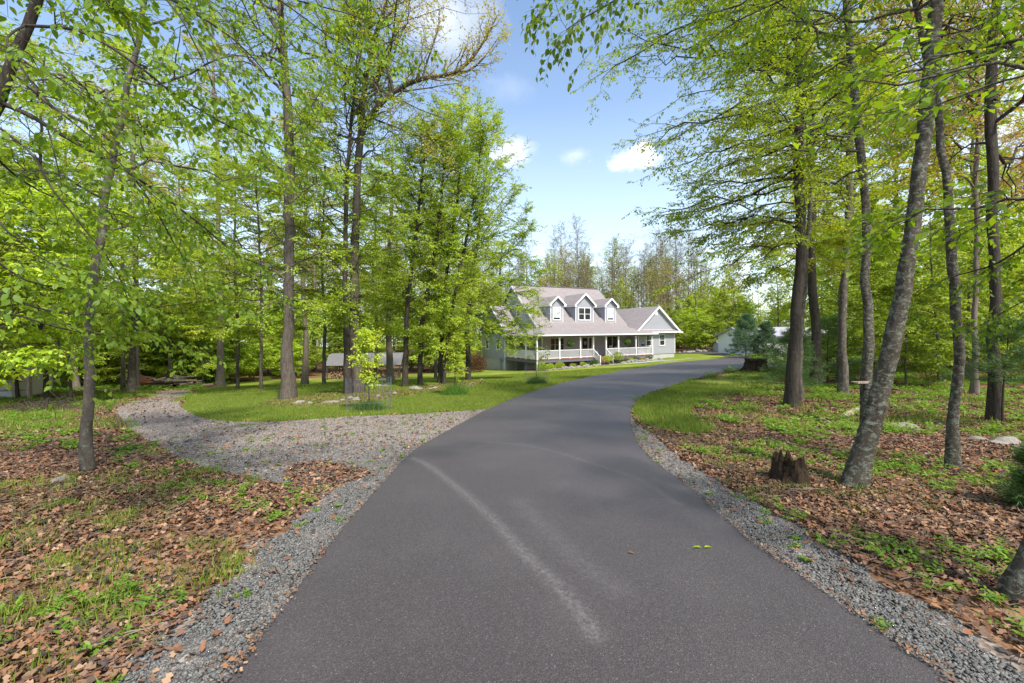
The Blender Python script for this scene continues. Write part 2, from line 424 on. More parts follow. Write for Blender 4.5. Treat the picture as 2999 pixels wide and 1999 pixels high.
def lawnmat(name, cols):
    m, nt, out = newmat(name); v = geo_pos(nt)
    n = math_(nt, 'ADD', math_(nt, 'MULTIPLY', noise(nt, v, .35, 5, .7), .6), math_(nt, 'MULTIPLY', noise(nt, v, 14, 6, .75), .4))
    c = ramp(nt, n, [(.34, cols[0]), (.48, cols[1]), (.62, cols[2])])
    pbsdf(nt, out, c, .95, bump(nt, noise(nt, v, 40, 4, .8), .9, .03), .1); return m
M['lawn'] = lawnmat('lawn', [(.075,.125,.014), (.165,.215,.026), (.29,.31,.06)])
M['grass'] = leafmat('grass_blade', [(.08,.14,.013), (.14,.21,.02), (.21,.28,.032), (.33,.33,.09)], trans=.3, patch=1.2, gloss=.03)
M['fern_ground'] = M['fern']
M['rock'] = plain('rock', (.24,.215,.19), .9, .35, 4, bs=.6)
M['log'] = barkmat('log_wood', (.16,.11,.075), (.42,.34,.27), None)
M['cutwood'] = stonemat('cut_wood', [(.34,.20,.12), (.44,.29,.18), (.24,.12,.07), (.38,.22,.12), (.15,.09,.06)])
M['stump'] = barkmat('stump_wood', (.010,.007,.005), (.065,.042,.028), (.06,.085,.02), .60, sc=2, bs=1)
M['cream'] = plain('cream_siding', (.48,.42,.31), .7, .06)
M['shedblue'] = plain('shed_blue', (.40,.44,.52), .6, .05)
M['whitewall'] = plain('white_metal_wall', (.66,.68,.72), .5, .04)
M['poolwall'] = plain('pool_wall', (.42,.41,.38), .6, .1)
M['poolcover'] = plain('pool_blue', (.30,.50,.58), .4, .08)
M['terracotta'] = plain('pot_brown', (.05,.035,.03), .6, .2)
M['wicker'] = plain('chair_white', (.62,.60,.56), .6, .05)
M['cushion'] = plain('cushion_grey', (.20,.20,.24), .8, .1)
M['path'] = plain('path_stone', (.42,.41,.43), .85, .1, 3)

# ------------------------------------------------------------------ sky and sun
SUN_EL, SUN_AZ = math.radians(52), math.radians(147)   # azimuth clockwise from the view direction (+Y)
w = bpy.data.worlds.new('World'); scene.world = w; w.use_nodes = True
nt = w.node_tree; nt.nodes.clear()
wo = nt.nodes.new('ShaderNodeOutputWorld'); bg = nt.nodes.new('ShaderNodeBackground'); nt.links.new(bg.outputs[0], wo.inputs[0])
sky = nt.nodes.new('ShaderNodeTexSky'); sky.sky_type = 'NISHITA'; sky.sun_disc = False
sky.sun_elevation = SUN_EL; sky.sun_rotation = SUN_AZ; sky.altitude = 300; sky.air_density = 1.0; sky.dust_density = 1.2; sky.ozone_density = 2.5
tc = nt.nodes.new('ShaderNodeTexCoord'); gdir = tc.outputs['Generated']
sp = nt.nodes.new('ShaderNodeSeparateXYZ'); nt.links.new(gdir, sp.inputs[0])
dz = math_(nt, 'MAXIMUM', sp.outputs[2], 0.03)
# cloud field in a flat layer overhead, plus the few puffs the day had near the treetops
cv = nt.nodes.new('ShaderNodeCombineXYZ')
nt.links.new(math_(nt, 'DIVIDE', sp.outputs[0], math_(nt, 'ADD', dz, .15)), cv.inputs[0]); nt.links.new(math_(nt, 'DIVIDE', sp.outputs[1], math_(nt, 'ADD', dz, .15)), cv.inputs[1])
cn = noise(nt, cv.outputs[0], 1.7, 8, .62, dist=.3)
cl = ramp(nt, cn, [(.47, (0,0,0)), (.66, (1,1,1))])
def blob(vx, vy, rad, stretch, amt, soft=.55):
    d = (R3 @ Vector((vx*VS-1499.5, -(vy*VS-999.5), -F_PX))).normalized()
    vm = nt.nodes.new('ShaderNodeVectorMath'); vm.operation = 'SUBTRACT'; nt.links.new(gdir, vm.inputs[0]); vm.inputs[1].default_value = d
    vs = nt.nodes.new('ShaderNodeVectorMath'); vs.operation = 'MULTIPLY'; nt.links.new(vm.outputs[0], vs.inputs[0]); vs.inputs[1].default_value = (1/stretch, 1/stretch, 1)
    wn = nt.nodes.new('ShaderNodeTexNoise'); wn.inputs['Scale'].default_value = 20; wn.inputs['Detail'].default_value = 8; wn.inputs['Roughness'].default_value = .62; nt.links.new(gdir, wn.inputs['Vector'])
    ws = nt.nodes.new('ShaderNodeVectorMath'); ws.operation = 'MULTIPLY_ADD'; nt.links.new(wn.outputs['Color'], ws.inputs[0]); ws.inputs[1].default_value = (.050,)*3; nt.links.new(vs.outputs[0], ws.inputs[2])
    sh = nt.nodes.new('ShaderNodeVectorMath'); sh.operation = 'SUBTRACT'; nt.links.new(ws.outputs[0], sh.inputs[0]); sh.inputs[1].default_value = (.025,)*3
    ln = nt.nodes.new('ShaderNodeVectorMath'); ln.operation = 'LENGTH'; nt.links.new(sh.outputs[0], ln.inputs[0])
    return math_(nt, 'MULTIPLY', ramp(nt, ln.outputs['Value'], [(rad*soft, (1,1,1)), (rad, (0,0,0))]), amt)
puffs = [blob(1175,348,.034,1.7,.75,.3), blob(1455,370,.022,3.0,1), blob(1478,345,.024,1.3,1), blob(1500,362,.016,1.6,1), blob(1320,362,.020,2.0,.35,.1), blob(1020,45,.07,1.7,.6,.1), blob(1170,205,.03,1.8,.14,.1)]
cloud = puffs[0]
for p in puffs[1:]: cloud = math_(nt, 'MAXIMUM', cloud, p)
# broad cloud only toward the right, behind and overhead
side = ramp(nt, sp.outputs[0], [(.38, (0,0,0)), (.6, (1,1,1))])
back = ramp(nt, sp.outputs[1], [(.35, (1,1,1)), (.6, (0,0,0))])
field = math_(nt, 'MULTIPLY', cl, math_(nt, 'MAXIMUM', side, back))
cloud = math_(nt, 'MAXIMUM', cloud, math_(nt, 'MULTIPLY', field, .9))
hz = ramp(nt, sp.outputs[2], [(.0, (1,1,1)), (.20, (.55,.55,.55)), (.45, (.12,.12,.12)), (.75, (0,0,0))])
skc = mix(nt, math_(nt, 'MULTIPLY', hz, .72), sky.outputs[0], (4.7,5.1,5.4))
skc = mix(nt, 1.0, skc, (1.06, 1.09, 1.08), 'MULTIPLY')
skc = mix(nt, cloud, skc, (5.3,5.4,5.5))
nt.links.new(skc, bg.inputs[0]); bg.inputs[1].default_value = 0.15
sd = bpy.data.lights.new('sun', 'SUN'); sd.energy = 3.7; sd.angle = math.radians(4); sd.color = (1, .93, .81)
so = bpy.data.objects.new('sun', sd); C.objects.link(so)
sv = Vector((math.sin(SUN_AZ)*math.cos(SUN_EL), math.cos(SUN_AZ)*math.cos(SUN_EL), math.sin(SUN_EL)))
so.rotation_euler = sv.to_track_quat('Z', 'Y').to_euler()
scene.view_settings.view_transform = 'Standard'; scene.view_settings.look = 'None'
scene.view_settings.exposure = 0.85; scene.view_settings.gamma = 1
scene.cycles.max_bounces = 8; scene.cycles.transparent_max_bounces = 4; scene.cycles.diffuse_bounces = 4

# ================================================================== GROUND SURFACES
def gp(pts): return np.array([(lambda q: (q.x, q.y))(ground(*p)) for p in pts])
def densify(P, n=6, closed=True):
    """Catmull-Rom through points"""
    P = np.asarray(P); N = len(P); out = []
    rngi = range(N if closed else N-1)
    for i in rngi:
        if closed: a, b, c, d = P[i-1], P[i], P[(i+1) % N], P[(i+2) % N]
        else: a, b, c, d = P[max(i-1, 0)], P[i], P[i+1], P[min(i+2, N-1)]
        for k in range(n):
            t = k/n
            out.append(.5*((2*b)+(-a+c)*t+(2*a-5*b+4*c-d)*t*t+(-a+3*b-3*c+d)*t**3))
    if not closed: out.append(P[-1])
    return np.array(out)
def inside(poly, X, Y):
    r = np.zeros(X.shape, bool); n = len(poly)
    x0, y0 = poly.min(0); x1, y1 = poly.max(0)
    sel = (X >= x0) & (X <= x1) & (Y >= y0) & (Y <= y1)
    xs, ys = X[sel], Y[sel]; q = np.zeros(xs.shape, bool); j = n-1
    for i in range(n):
        xi, yi = poly[i]; xj, yj = poly[j]
        if yi != yj:
            q ^= ((yi > ys) != (yj > ys)) & (xs < (xj-xi)*(ys-yi)/(yj-yi)+xi)
        j = i
    r[sel] = q; return r
road_L = [(350,1800),(525,1568),(600,1466),(690,1344),(783,1220),(880,1108),(940,1043),(1000,1005),(1060,972),(1125,938),(1190,911),(1260,888),(1340,868),(1420,852),(1500,839),(1580,829),(1650,823.5),(1700,820)]
road_R = [(2430,1800),(2181,1568),(2055,1480),(1905,1371),(1812,1306),(1725,1245),(1640,1172),(1570,1110),(1495,1053),(1462,1010),(1450,975),(1450,945),(1466,920),(1505,899),(1560,881),(1630,862),(1700,850),(1790,842)]
RL = densify(gp(road_L), 8, False); RR_ = densify(gp(road_R), 8, False)
def resamp(P, n):
    d = np.concatenate([[0], np.cumsum(np.linalg.norm(np.diff(P, axis=0), axis=1))]); t = np.linspace(0, 1, n)*d[-1]
    return np.stack([np.interp(t, d, P[:, 0]), np.interp(t, d, P[:, 1])], 1)
# parameterise by survey vertex index so both edges advance together
nR = 420
ti = np.linspace(0, 1, nR)
def by_index(P, t): f = t*(len(P)-1); return np.stack([np.interp(f, np.arange(len(P)), P[:, 0]), np.interp(f, np.arange(len(P)), P[:, 1])], 1)
EL, ER = by_index(RL, ti), by_index(RR_, ti)
# bring the start behind the camera
dirb = np.array([[0.02, -1.0]])
back = [EL[0]+dirb[0]*k for k in (9, 6, 3)], [ER[0]+dirb[0]*k for k in (9, 6, 3)]
EL = np.concatenate([np.array(back[0]), EL]); ER = np.concatenate([np.array(back[1]), ER])
nA = 90
u = np.linspace(0, 1, nA)
XY = EL[:, None]*(1-u)[None, :, None] + ER[:, None]*u[None, :, None]
edge_n = 0.012*np.sin(np.arange(len(EL))*1.7)+.01*np.sin(np.arange(len(EL))*4.1)
XY[:, 0, 0] += edge_n; XY[:, -1, 0] += edge_n[::-1]
Zr = G(XY[..., 0], XY[..., 1]) + .035*np.minimum(1, np.minimum(u, 1-u)*12+.0)[None] + .012
Vr = np.concatenate([XY, Zr[..., None]], -1).reshape(-1, 3)
idx = np.arange(len(EL)*nA).reshape(len(EL), nA)
Qr = np.stack([idx[:-1, :-1], idx[:-1, 1:], idx[1:, 1:], idx[1:, :-1]], -1).reshape(-1, 4)
road = np_mesh('driveway', Vr, [Qr], M['asphalt'], smooth=True); tag(road, kind='structure')
# wheel track attribute: two faint dusty arcs
tv = np.zeros((len(EL), nA))
ref1 = gp([(1370,1480),(1330,1420),(1280,1360),(1200,1280),(1120,1190),(1040,1120),(990,1080),(945,1055)])
ref2 = gp([(1560,1170),(1470,1110),(1380,1078),(1280,1045),(1180,1025),(1060,1015)])
ref3 = gp([(1420,1370),(1330,1300),(1260,1230),(1190,1160)])
def dpoly(P, X, Y):
    dm = np.full(X.shape, 1e9)
    for a, b in zip(P[:-1], P[1:]):
        ab = b-a; t = np.clip(((X-a[0])*ab[0]+(Y-a[1])*ab[1])/(ab@ab), 0, 1)
        dm = np.minimum(dm, np.hypot(X-a[0]-t*ab[0], Y-a[1]-t*ab[1]))
    return dm
for P, wd, am in ((ref1, .055, .8), (ref2, .035, .4), (ref3, .10, .3)):
    tv = np.maximum(tv, am*np.exp(-(dpoly(densify(P, 5, False), XY[..., 0], XY[..., 1])/wd)**2))
a_ = road.data.attributes.new('track', 'FLOAT', 'POINT'); a_.data.foreach_set('value', tv.ravel().astype(np.float32))
road_poly = np.concatenate([EL, ER[::-1]])

gravel_v = [(150,1700),(270,1568),(370,1480),(480,1372),(560,1305),(640,1225),(700,1180),(800,1092),(740,1118),(640,1112),(560,1096),(470,1078),(400,1050),(350,1020),(300,985),(275,960),(264,942),(300,922),(350,905),(375,897),(440,897),(425,912),(414,930),(440,950),(500,966),(640,969),(800,957),(960,951),(1060,944),(1128,938),(1160,925),(1060,990),(980,1040),(880,1130),(783,1240),(690,1370),(600,1490),(500,1650)]
gravR_v = [(1447,950),(1462,975),(1492,991),(1560,1050),(1692,1129),(1760,1168),(1815,1198),(1878,1240),(2025,1336),(2150,1410),(2324,1517),(2420,1590),(2600,1700),(2500,1850),(2181,1600),(1905,1400),(1725,1270),(1495,1075),(1440,1000)]
lawn_v = [(420,932),(446,905),(480,889),(560,877),(640,872),(760,866),(900,861),(1010,857),(1100,850),(1130,835),(1300,820),(1480,816),(1560,812.5),(1640,814),(1700,820),(1650,826),(1500,842),(1340,871),(1190,914),(1128,939),(960,951),(800,957),(640,969),(500,966),(440,950)]
mulch_v = [(592,930),(640,934),(730,936),(830,928),(930,912),(1010,897),(1090,886),(1118,876),(1050,876),(960,890),(880,896),(800,900),(700,908),(640,916)]
strip_v = [(1452,945),(1470,920),(1510,901),(1600,873),(1700,852),(1745,848),(1790,880),(1740,905),(1650,905),(1600,930),(1590,960),(1640,985),(1600,1000),(1540,990),(1480,975)]
P_grav = densify(gp(gravel_v), 5); P_gravR = densify(gp(gravR_v), 5); P_lawn = densify(gp(lawn_v), 4); P_mulch = densify(gp(mulch_v), 5); P_strip = densify(gp(strip_v), 5)
park = [(1546,812),(1550,808.5),(1640,806.5),(1760,806),(1900,812),(2060,830),(1900,846),(1790,843),(1700,850),(1690,820),(1640,813.5),(1590,812)]
P_park = gp(park)
xs = np.concatenate([-np.geomspace(14, 190, 46)[::-1], np.arange(-13.9, 13.95, .1), np.geomspace(14, 190, 60)])
xs = np.unique(np.round(xs, 4))
xr = np.arange(14.3, 24, .35); xs = np.unique(np.concatenate([xs, xr, -xr]))
ys = np.concatenate([np.arange(-14, 0, .5), np.arange(0, 14, .09), np.arange(14, 30, .13), np.arange(30, 62, .4), np.geomspace(62, 240, 34)])
ys = np.unique(np.round(ys, 4))
GX, GY = np.meshgrid(xs, ys)
GZ = G(GX, GY)
micro = .012*np.sin(GX*7.3+GY*2.1)*np.sin(GY*6.1-GX*1.7)
cx = (GX[:-1, :-1]+GX[1:, 1:])/2; cy = (GY[:-1, :-1]+GY[1:, 1:])/2
jx = cx + .14*np.sin(cy*5.1+cx*2.3)+.09*np.sin(cy*13+1.1*cx)+.05*RN.normal(size=cx.shape); jy = cy + .14*np.sin(cx*4.7-cy*1.9)+.09*np.sin(cx*11.3)+.05*RN.normal(size=cx.shape)
cls = np.zeros(cx.shape, int)
cls[inside(P_lawn, jx, jy)] = 1
cls[inside(P_mulch, jx, jy)] = 3
cls[inside(P_strip, jx, jy)] = 1
cls[inside(P_grav, jx, jy) | inside(P_gravR, jx, jy)] = 2
# leaf drift lying across the gravel near the driveway
drift = densify(gp([(660,1075),(740,1062),(850,1085),(800,1110),(740,1125),(660,1110)]), 5)
GZ = GZ + np.where((np.abs(GX) < 30) & (GY < 40), micro, 0)
vid = np.arange(GX.size).reshape(GX.shape)
allQ = np.stack([vid[:-1, :-1], vid[:-1, 1:], vid[1:, 1:], vid[1:, :-1]], -1)
GVv = np.stack([GX, GY, GZ], -1).reshape(-1, 3)
def sub(name, c, mat):
    Q = allQ[cls == c]; uq, inv = np.unique(Q, return_inverse=True)
    o = np_mesh(name, GVv[uq], [inv.reshape(Q.shape)], mat, smooth=True); tag(o, kind='structure'); return o
sub('ground', 0, M['floor']); sub('lawn', 1, M['lawn']); sub('gravel_lane', 2, M['gravel']); sub('mulch_bed', 3, M['mulch'])
def flat_sheet(name, poly, mat, h):
    P = densify(poly, 3); mb = MB(); mb.slab([(x, y, g1(x, y)+h) for x, y in P], .05)
    return tag(mb.build(name, mat), kind='structure')
# paved area by the garage, as a fine sheet on the terrain
def sheet_grid(name, poly, mat, h, step):
    x0, y0 = poly.min(0); x1, y1 = poly.max(0)
    X, Y = np.meshgrid(np.arange(x0, x1+step, step), np.arange(y0, y1+step, step)); Z = G(X, Y)+h
    i = np.arange(X.size).reshape(X.shape); q = np.stack([i[:-1, :-1], i[:-1, 1:], i[1:, 1:], i[1:, :-1]], -1)
    k = inside(poly, X[:-1, :-1]+step/2, Y[:-1, :-1]+step/2); q = q[k]; uq, inv = np.unique(q, return_inverse=True)
    return tag(np_mesh(name, np.stack([X, Y, Z], -1).reshape(-1, 3)[uq], [inv.reshape(q.shape)], mat, smooth=True), kind='structure')
sheet_grid('parking_area', P_park, M['asphalt'], .03, .5)

# ---- scatter: fallen leaves, gravel stones, grass, ferns ---------------
def scatter(n, x0, x1, y0, y1, fn):
    X = RN.uniform(x0, x1, n); Y = RN.uniform(y0, y1, n); k = fn(X, Y); return X[k], Y[k]
def onroad(X, Y): return inside(road_poly, X, Y)
def litter_dens(X, Y):
    n = .5+.25*np.sin(X*1.1+2*np.sin(Y*.7))+.25*np.sin(Y*1.3+X*.4+1)
    return n
def leaf_pts(n, x0, x1, y0, y1):
    X, Y = scatter(n, x0, x1, y0, y1, lambda X, Y: np.abs(X/np.maximum(Y, .5)) < 1.35)
    r = onroad(X, Y); gv = inside(P_grav, X, Y) | inside(P_gravR, X, Y); lw = inside(P_lawn, X, Y) | inside(P_strip, X, Y); dr = inside(drift, X, Y)
    p = np.ones(len(X)); p[lw] = .035; p[gv] = .06; p[dr] = .8; p[r] = 0.0
    p *= np.where(litter_dens(X, Y) > .22, 1, .45)
    mu = inside(P_mulch, X, Y); p[mu] = .34
    k = RN.random(len(X)) < p
    return X[k], Y[k]
def litter(X, Y, L):
    n = len(X); Z = G(X, Y)+.012+RN.random(n)*.03
    p = np.stack([X, Y, Z], 1); a = RN.uniform(0, 2*PI, n)
    tl = RN.normal(0, .42, (n, 2)); Nn = norm(np.stack([tl[:, 0], tl[:, 1], np.ones(n)], 1))
    D = norm(np.cross(Nn, np.stack([np.cos(a), np.sin(a), np.zeros(n)], 1))); B = np.cross(D, Nn)
    Ls = (L*(.6+.7*RN.random(n)))[:, None]; Ws = Ls*(.5+.3*RN.random(n))[:, None]; cu = (RN.random(n)*.55-.08)[:, None]
    # lobed outline, 8 rim points, curled
    out = [(0, 0), (.25, .42), (.42, .22), (.68, .50), (1, 0), (.68, -.50), (.42, -.22), (.25, -.42)]
    V = np.stack([p + D*Ls*(s-.5) + B*Ws*t + Nn*Ls*cu*(abs(t)*1.2+(s-.5)**2*1.2) for s, t in out], 1)
    F = np.arange(n*8).reshape(n, 8)
    F = np.concatenate([F[:, [0, 1, 2, 7]], F[:, [2, 6, 7]].repeat(1, 0)[:, [0, 1, 2, 2]]], 0) if False else None
    b = np.arange(n)[:, None]*8
    F4 = np.concatenate([b+np.array([[0, 1, 2, 6]]), b+np.array([[2, 3, 4, 5]])], 0); F3 = np.concatenate([b+np.array([[0, 6, 7]]), b+np.array([[2, 5, 6]])], 0)
    return V.reshape(-1, 3), F4, F3
Vs = []; F4s = []; F3s = []; nn = 0
e_ = np.concatenate([EL[:260], ER[:260]]); ei = RN.integers(0, len(e_)-1, 1500); et = RN.random(1500); ep = e_[ei]*(1-et[:, None])+e_[np.minimum(ei+1, len(e_)-1)]*et[:, None]; bad = np.abs(e_[ei]-e_[ei+1]).sum(1) > 2; ep = ep[~bad]+RN.normal(0, .022, (len(ep[~bad]), 2))
V, a, b = litter(ep[:, 0], ep[:, 1], .02); Vs.append(V+np.array([0, 0, .012])); F4s.append(a+nn); F3s.append(b+nn); nn += len(V)
for args, L in (((190000, -9, 10, 1.2, 8), .052), ((170000, -16, 18, 8, 20), .075), ((50000, -30, 32, 20, 40), .14)):
    V, a, b = litter(*leaf_pts(*args), L)
    Vs.append(V); F4s.append(a+nn); F3s.append(b+nn); nn += len(V)
o = np_mesh('leaf_litter', np.concatenate(Vs), [np.concatenate(F4s), np.concatenate(F3s)], M['litter'])
tag(o, 'brown fallen oak leaves carpeting the woodland floor', 'fallen leaves', kind='stuff')

tn = 5200; X_, Y_ = leaf_pts(tn*2, -14, 15, 1.5, 16); tn = len(X_); a_ = RN.uniform(0, 2*PI, tn); L_ = RN.uniform(.06, .45, tn)**1.2; kk_ = np.linspace(-.5, .5, 4)
Pt = np.stack([X_[:, None]+np.cos(a_)[:, None]*L_[:, None]*kk_+RN.normal(0, .008, (tn, 4)), Y_[:, None]+np.sin(a_)[:, None]*L_[:, None]*kk_+RN.normal(0, .008, (tn, 4)), (G(X_, Y_)+.035+RN.random(tn)*.02)[:, None]+RN.normal(0, .1, tn)[:, None]*L_[:, None]*kk_], -1)
Vt, Qt = tubes(Pt, (.0018+.003*RN.random(tn)**2)[:, None]*np.ones((1, 4)), 4)
tag(np_mesh('twig_litter', Vt, [Qt], M['log_twig']), 'thin dead twigs strewn over the fallen leaves', 'twigs', kind='stuff')
def stones(X, Y, S):
    n = len(X); base = np.array([(1,0,0),(0,1,0),(-1,0,0),(0,-1,0),(.1,.1,1),(-.1,0,-1)], float)
    sc = np.stack([S*(.7+.6*RN.random(n)), S*(.5+.4*RN.random(n)), S*(.25+.3*RN.random(n))], 1)
    V = base[None]*sc[:, None]*.5*(1+.3*RN.normal(size=(n, 6, 1)))
    a = RN.uniform(0, 2*PI, n); c, s = np.cos(a)[:, None], np.sin(a)[:, None]
    x = V[..., 0]*c-V[..., 1]*s; y = V[..., 0]*s+V[..., 1]*c
    t = RN.normal(0, .35, n)[:, None]; z = V[..., 2]+x*t
    P = np.stack([x+X[:, None], y+Y[:, None], z+(G(X, Y)+.008)[:, None]], -1)
    f = np.array([(0,1,4),(1,2,4),(2,3,4),(3,0,4),(1,0,5),(2,1,5),(3,2,5),(0,3,5)])
    F = (np.arange(n)[:, None, None]*6+f[None]).reshape(-1, 3)
    return P.reshape(-1, 3), F
g = Geo()
def grv(X, Y): return (inside(P_grav, X+.06*np.sin(Y*9), Y) | inside(P_gravR, X+.06*np.sin(Y*9), Y)) & ~onroad(X, Y)
X, Y = scatter(620000, -5, 8, 1.2, 8.0, grv); g.add(stones(X, Y, .018+.018*RN.random(len(X))))
X, Y = scatter(480000, -13, 4, 5.5, 16, grv); kk_ = (Y+X*.15+.8*np.sin(X*1.3)+.6*RN.normal(size=len(X))) < 6.6; g.add(stones(X[kk_], Y[kk_], .024+.018*RN.random(kk_.sum())))
g2 = Geo(); g2.add(stones(X[~kk_], Y[~kk_], .024+.020*RN.random((~kk_).sum())))
tag(g2.build('lane_gravel', M['stones_warm']), 'paler dusty crushed stone on the wide gravel lane', 'gravel', kind='stuff')
tag(g.build('gravel', M['stones']), 'loose grey crushed stone covering the lane and driveway shoulders', 'gravel', kind='stuff')
print('stones', g.n)

def blades(X, Y, H, W, lean=.45):
    n = len(X); Z = G(X, Y)-.005; a = RN.uniform(0, 2*PI, n); h = H*(.5+.8*RN.random(n)); d = lean*h*RN.random(n)
    b = RN.uniform(0, 2*PI, n); wx, wy = np.cos(a)*W/2, np.sin(a)*W/2
    P = np.stack([np.stack([X-wx, Y-wy, Z], -1), np.stack([X+wx, Y+wy, Z], -1), np.stack([X+np.cos(b)*d, Y+np.sin(b)*d, Z+h], -1)], 1)
    return P.reshape(-1, 3), np.arange(n*3).reshape(n, 3)
g = Geo()
lw = lambda X, Y: (inside(P_lawn, X, Y)) & ~inside(P_grav, X, Y) & (~inside(P_mulch, X, Y) | (RN.random(len(X)) < .3)) & ~onroad(X, Y)
X, Y = scatter(420000, -14, 2, 10.5, 20, lw); g.add(blades(X, Y, .075, .016))
X, Y = scatter(260000, -22, 14, 20, 42, lw); g.add(blades(X, Y, .09, .03))
st = lambda X, Y: (inside(P_strip, X, Y)) & ~onroad(X, Y) & ~inside(P_gravR, X, Y)
X, Y = scatter(170000, -1, 9, 6, 26, st); g.add(blades(X, Y, .12, .016, .6))
# tufts on the woodland floor, in clumps
def clumps(nc, per, x0, x1, y0, y1, rad, H, Wd, thr=.5, allow_grav=False):
    X, Y = scatter(nc, x0, x1, y0, y1, lambda X, Y: (np.abs(X/np.maximum(Y, .5)) < 1.35) & ~onroad(X, Y) & (allow_grav | ~(inside(P_grav, X, Y) | inside(P_gravR, X, Y))) & ~inside(P_lawn, X, Y))
    k = (.5+.3*np.sin(X*.9+1.7*np.sin(Y*.55+.4))+.3*np.sin(Y*1.1+X*.5)) > thr
    X, Y = X[k], Y[k]
    X = np.repeat(X, per); Y = np.repeat(Y, per); r = rad*np.sqrt(RN.random(len(X))); a = RN.uniform(0, 2*PI, len(X))
    X = X+r*np.cos(a); Y = Y+r*np.sin(a); k = ~onroad(X, Y)
    return X[k], Y[k]
X, Y = clumps(1500, 34, -11, -1.5, 2.0, 10, .11, 0, 0, .30); g.add(blades(X, Y, .075, .008, .8))
X, Y = clumps(900, 26, 1.5, 11, 2.0, 10, .11, 0, 0, .35); g.add(blades(X, Y, .075, .008, .8))
X, Y = clumps(420, 70, -10, -1.5, 2.2, 10, .13, 0, 0, .45); g.add(blades(X, Y, .10, .011, .7))
X, Y = clumps(500, 50, 1.5, 11, 2.2, 11, .12, 0, 0, .6); g.add(blades(X, Y, .09, .011, .7))
X, Y = clumps(1600, 70, -26, -3, 9, 30, .35, 0, 0, .35); g.add(blades(X, Y, .15, .022, .7))
X, Y = clumps(1300, 50, 3, 30, 9, 34, .35, 0, 0, .4); g.add(blades(X, Y, .15, .022, .7))
tag(g.build('grass', M['grass']), 'short green grass of the lawn and tufts among the fallen leaves', 'grass', kind='stuff')
# low leafy weeds and hay-scented ferns
def fronds(X, Y, H, L, per):
    """each plant: per fronds of paired leaflets"""
    n = len(X); G0 = G(X, Y)
    X = np.repeat(X, per); Y = np.repeat(Y, per); Z = np.repeat(G0, per); N = len(X)
    a = RN.uniform(0, 2*PI, N); el = RN.uniform(.7, 1.3, N); Ln = H*(.6+.7*RN.random(N))
    k = np.linspace(0, 1, 4)
    D = np.stack([np.cos(a)*np.cos(el), np.sin(a)*np.cos(el), np.sin(el)], 1)
    P = np.stack([X, Y, Z], 1)[:, None]+Ln[:, None, None]*D[:, None]*k[None, :, None]
    P[..., 2] -= .35*Ln[:, None]*k[None]**2; P[..., :2] += .3*Ln[:, None, None]*D[:, None, :2]*(k[None, :, None]**2)
    return leafset(RN, P, 9, L, L*.42, .2, .1, 1.1, .3, 0)
g = Geo()
def undn(n, x0, x1, y0, y1, thr):
    X, Y = scatter(n, x0, x1, y0, y1, lambda X, Y: (np.abs(X/np.maximum(Y, .5)) < 1.35) & ~onroad(X, Y) & ~(inside(P_grav, X, Y) | inside(P_gravR, X, Y)) & ~inside(P_lawn, X, Y) & ~inside(P_strip, X, Y))
    k = (.5+.3*np.sin(X*1.3+1.7*np.sin(Y*.85+2))+.3*np.sin(Y*1.6+X*.8+1)) > thr
    return X[k], Y[k]
X, Y = undn(700, 2.3, 9, 2.3, 9, .5); g.add(fronds(X, Y, .17, .045, 6))
X, Y = undn(450, -8, -1.6, 2.3, 8, .62); g.add(fronds(X, Y, .13, .04, 6))
X, Y = undn(2300, 3, 24, 8, 26, .42); g.add(fronds(X, Y, .28, .075, 6))
X, Y = undn(1500, -22, -3, 7, 24, .5); g.add(fronds(X, Y, .22, .07, 6))
X, Y = undn(3000, -50, 50, 24, 55, .3); g.add(fronds(X, Y, .5, .16, 6))
X, Y = scatter(3200, -7, 8, 1.8, 14, grv); k_ = RN.random(len(X)) < .25; g.add(fronds(X[k_], Y[k_], .07, .03, 5))
tag(g.build('undergrowth', M['fern']), 'bright green ferns and seedlings sprouting through the leaf litter', 'undergrowth', kind='stuff')

# ================================================================== HOUSE
HP = (2.64, 47.0); DECKZ = 1.6-2.88; HROT = math.atan2(.4848, .8746)
def hw(a, b):   # house-local -> world xy
    return HP[0]+.8746*a-.4848*b, HP[1]+.4848*a+.8746*b
def hg(a, b):   # terrain height in house-local z
    return g1(*hw(a, b)) - DECKZ
house = empty('house', (HP[0], HP[1], DECKZ), HROT, 'grey cape cod house with a white railed wraparound porch and three dormers', 'house')
def siding(poly, org, ax, nrm, row=.115, proud=.014):
    """clapboards over a convex polygon (u,z) in the plane org + u*ax, facing nrm"""
    mb = MB(); ax = Vector(ax); nrm = Vector(nrm); org = Vector(org)
    def span(z):
        xs_ = []
        for i in range(len(poly)):
            (u0, z0), (u1, z1) = poly[i], poly[(i+1) % len(poly)]
            if (z0-z)*(z1-z) <= 0 and z0 != z1: xs_.append(u0+(u1-u0)*(z-z0)/(z1-z0))
        return (min(xs_), max(xs_)) if len(xs_) >= 2 else None
    zs = [p[1] for p in poly]; z = min(zs); z1 = max(zs)
    P = lambda u, zz, o: org + ax*u + Vector((0, 0, zz)) + nrm*o
    while z < z1-1e-4:
        zt = min(z+row, z1); a = span(z+1e-4); b = span(zt-1e-4)
        if a and b:
            mb.poly([P(a[0], z, proud), P(a[1], z, proud), P(b[1], zt, .002), P(b[0], zt, .002)])
            mb.poly([P(a[0], z, 0), P(a[1], z, 0), P(a[1], z, proud), P(a[0], z, proud)])
        z = zt
    mb.poly([P(u_, z_, 0) for u_, z_ in poly])
    mb.poly([P(u_, z_, -.12) for u_, z_ in poly][::-1])
    return mb
FR = ((1, 0, 0), (0, -1, 0))      # front facing: along a, normal -b
LF = ((0, 1, 0), (-1, 0, 0))      # left facing: along b
RT = ((0, 1, 0), (1, 0, 0))
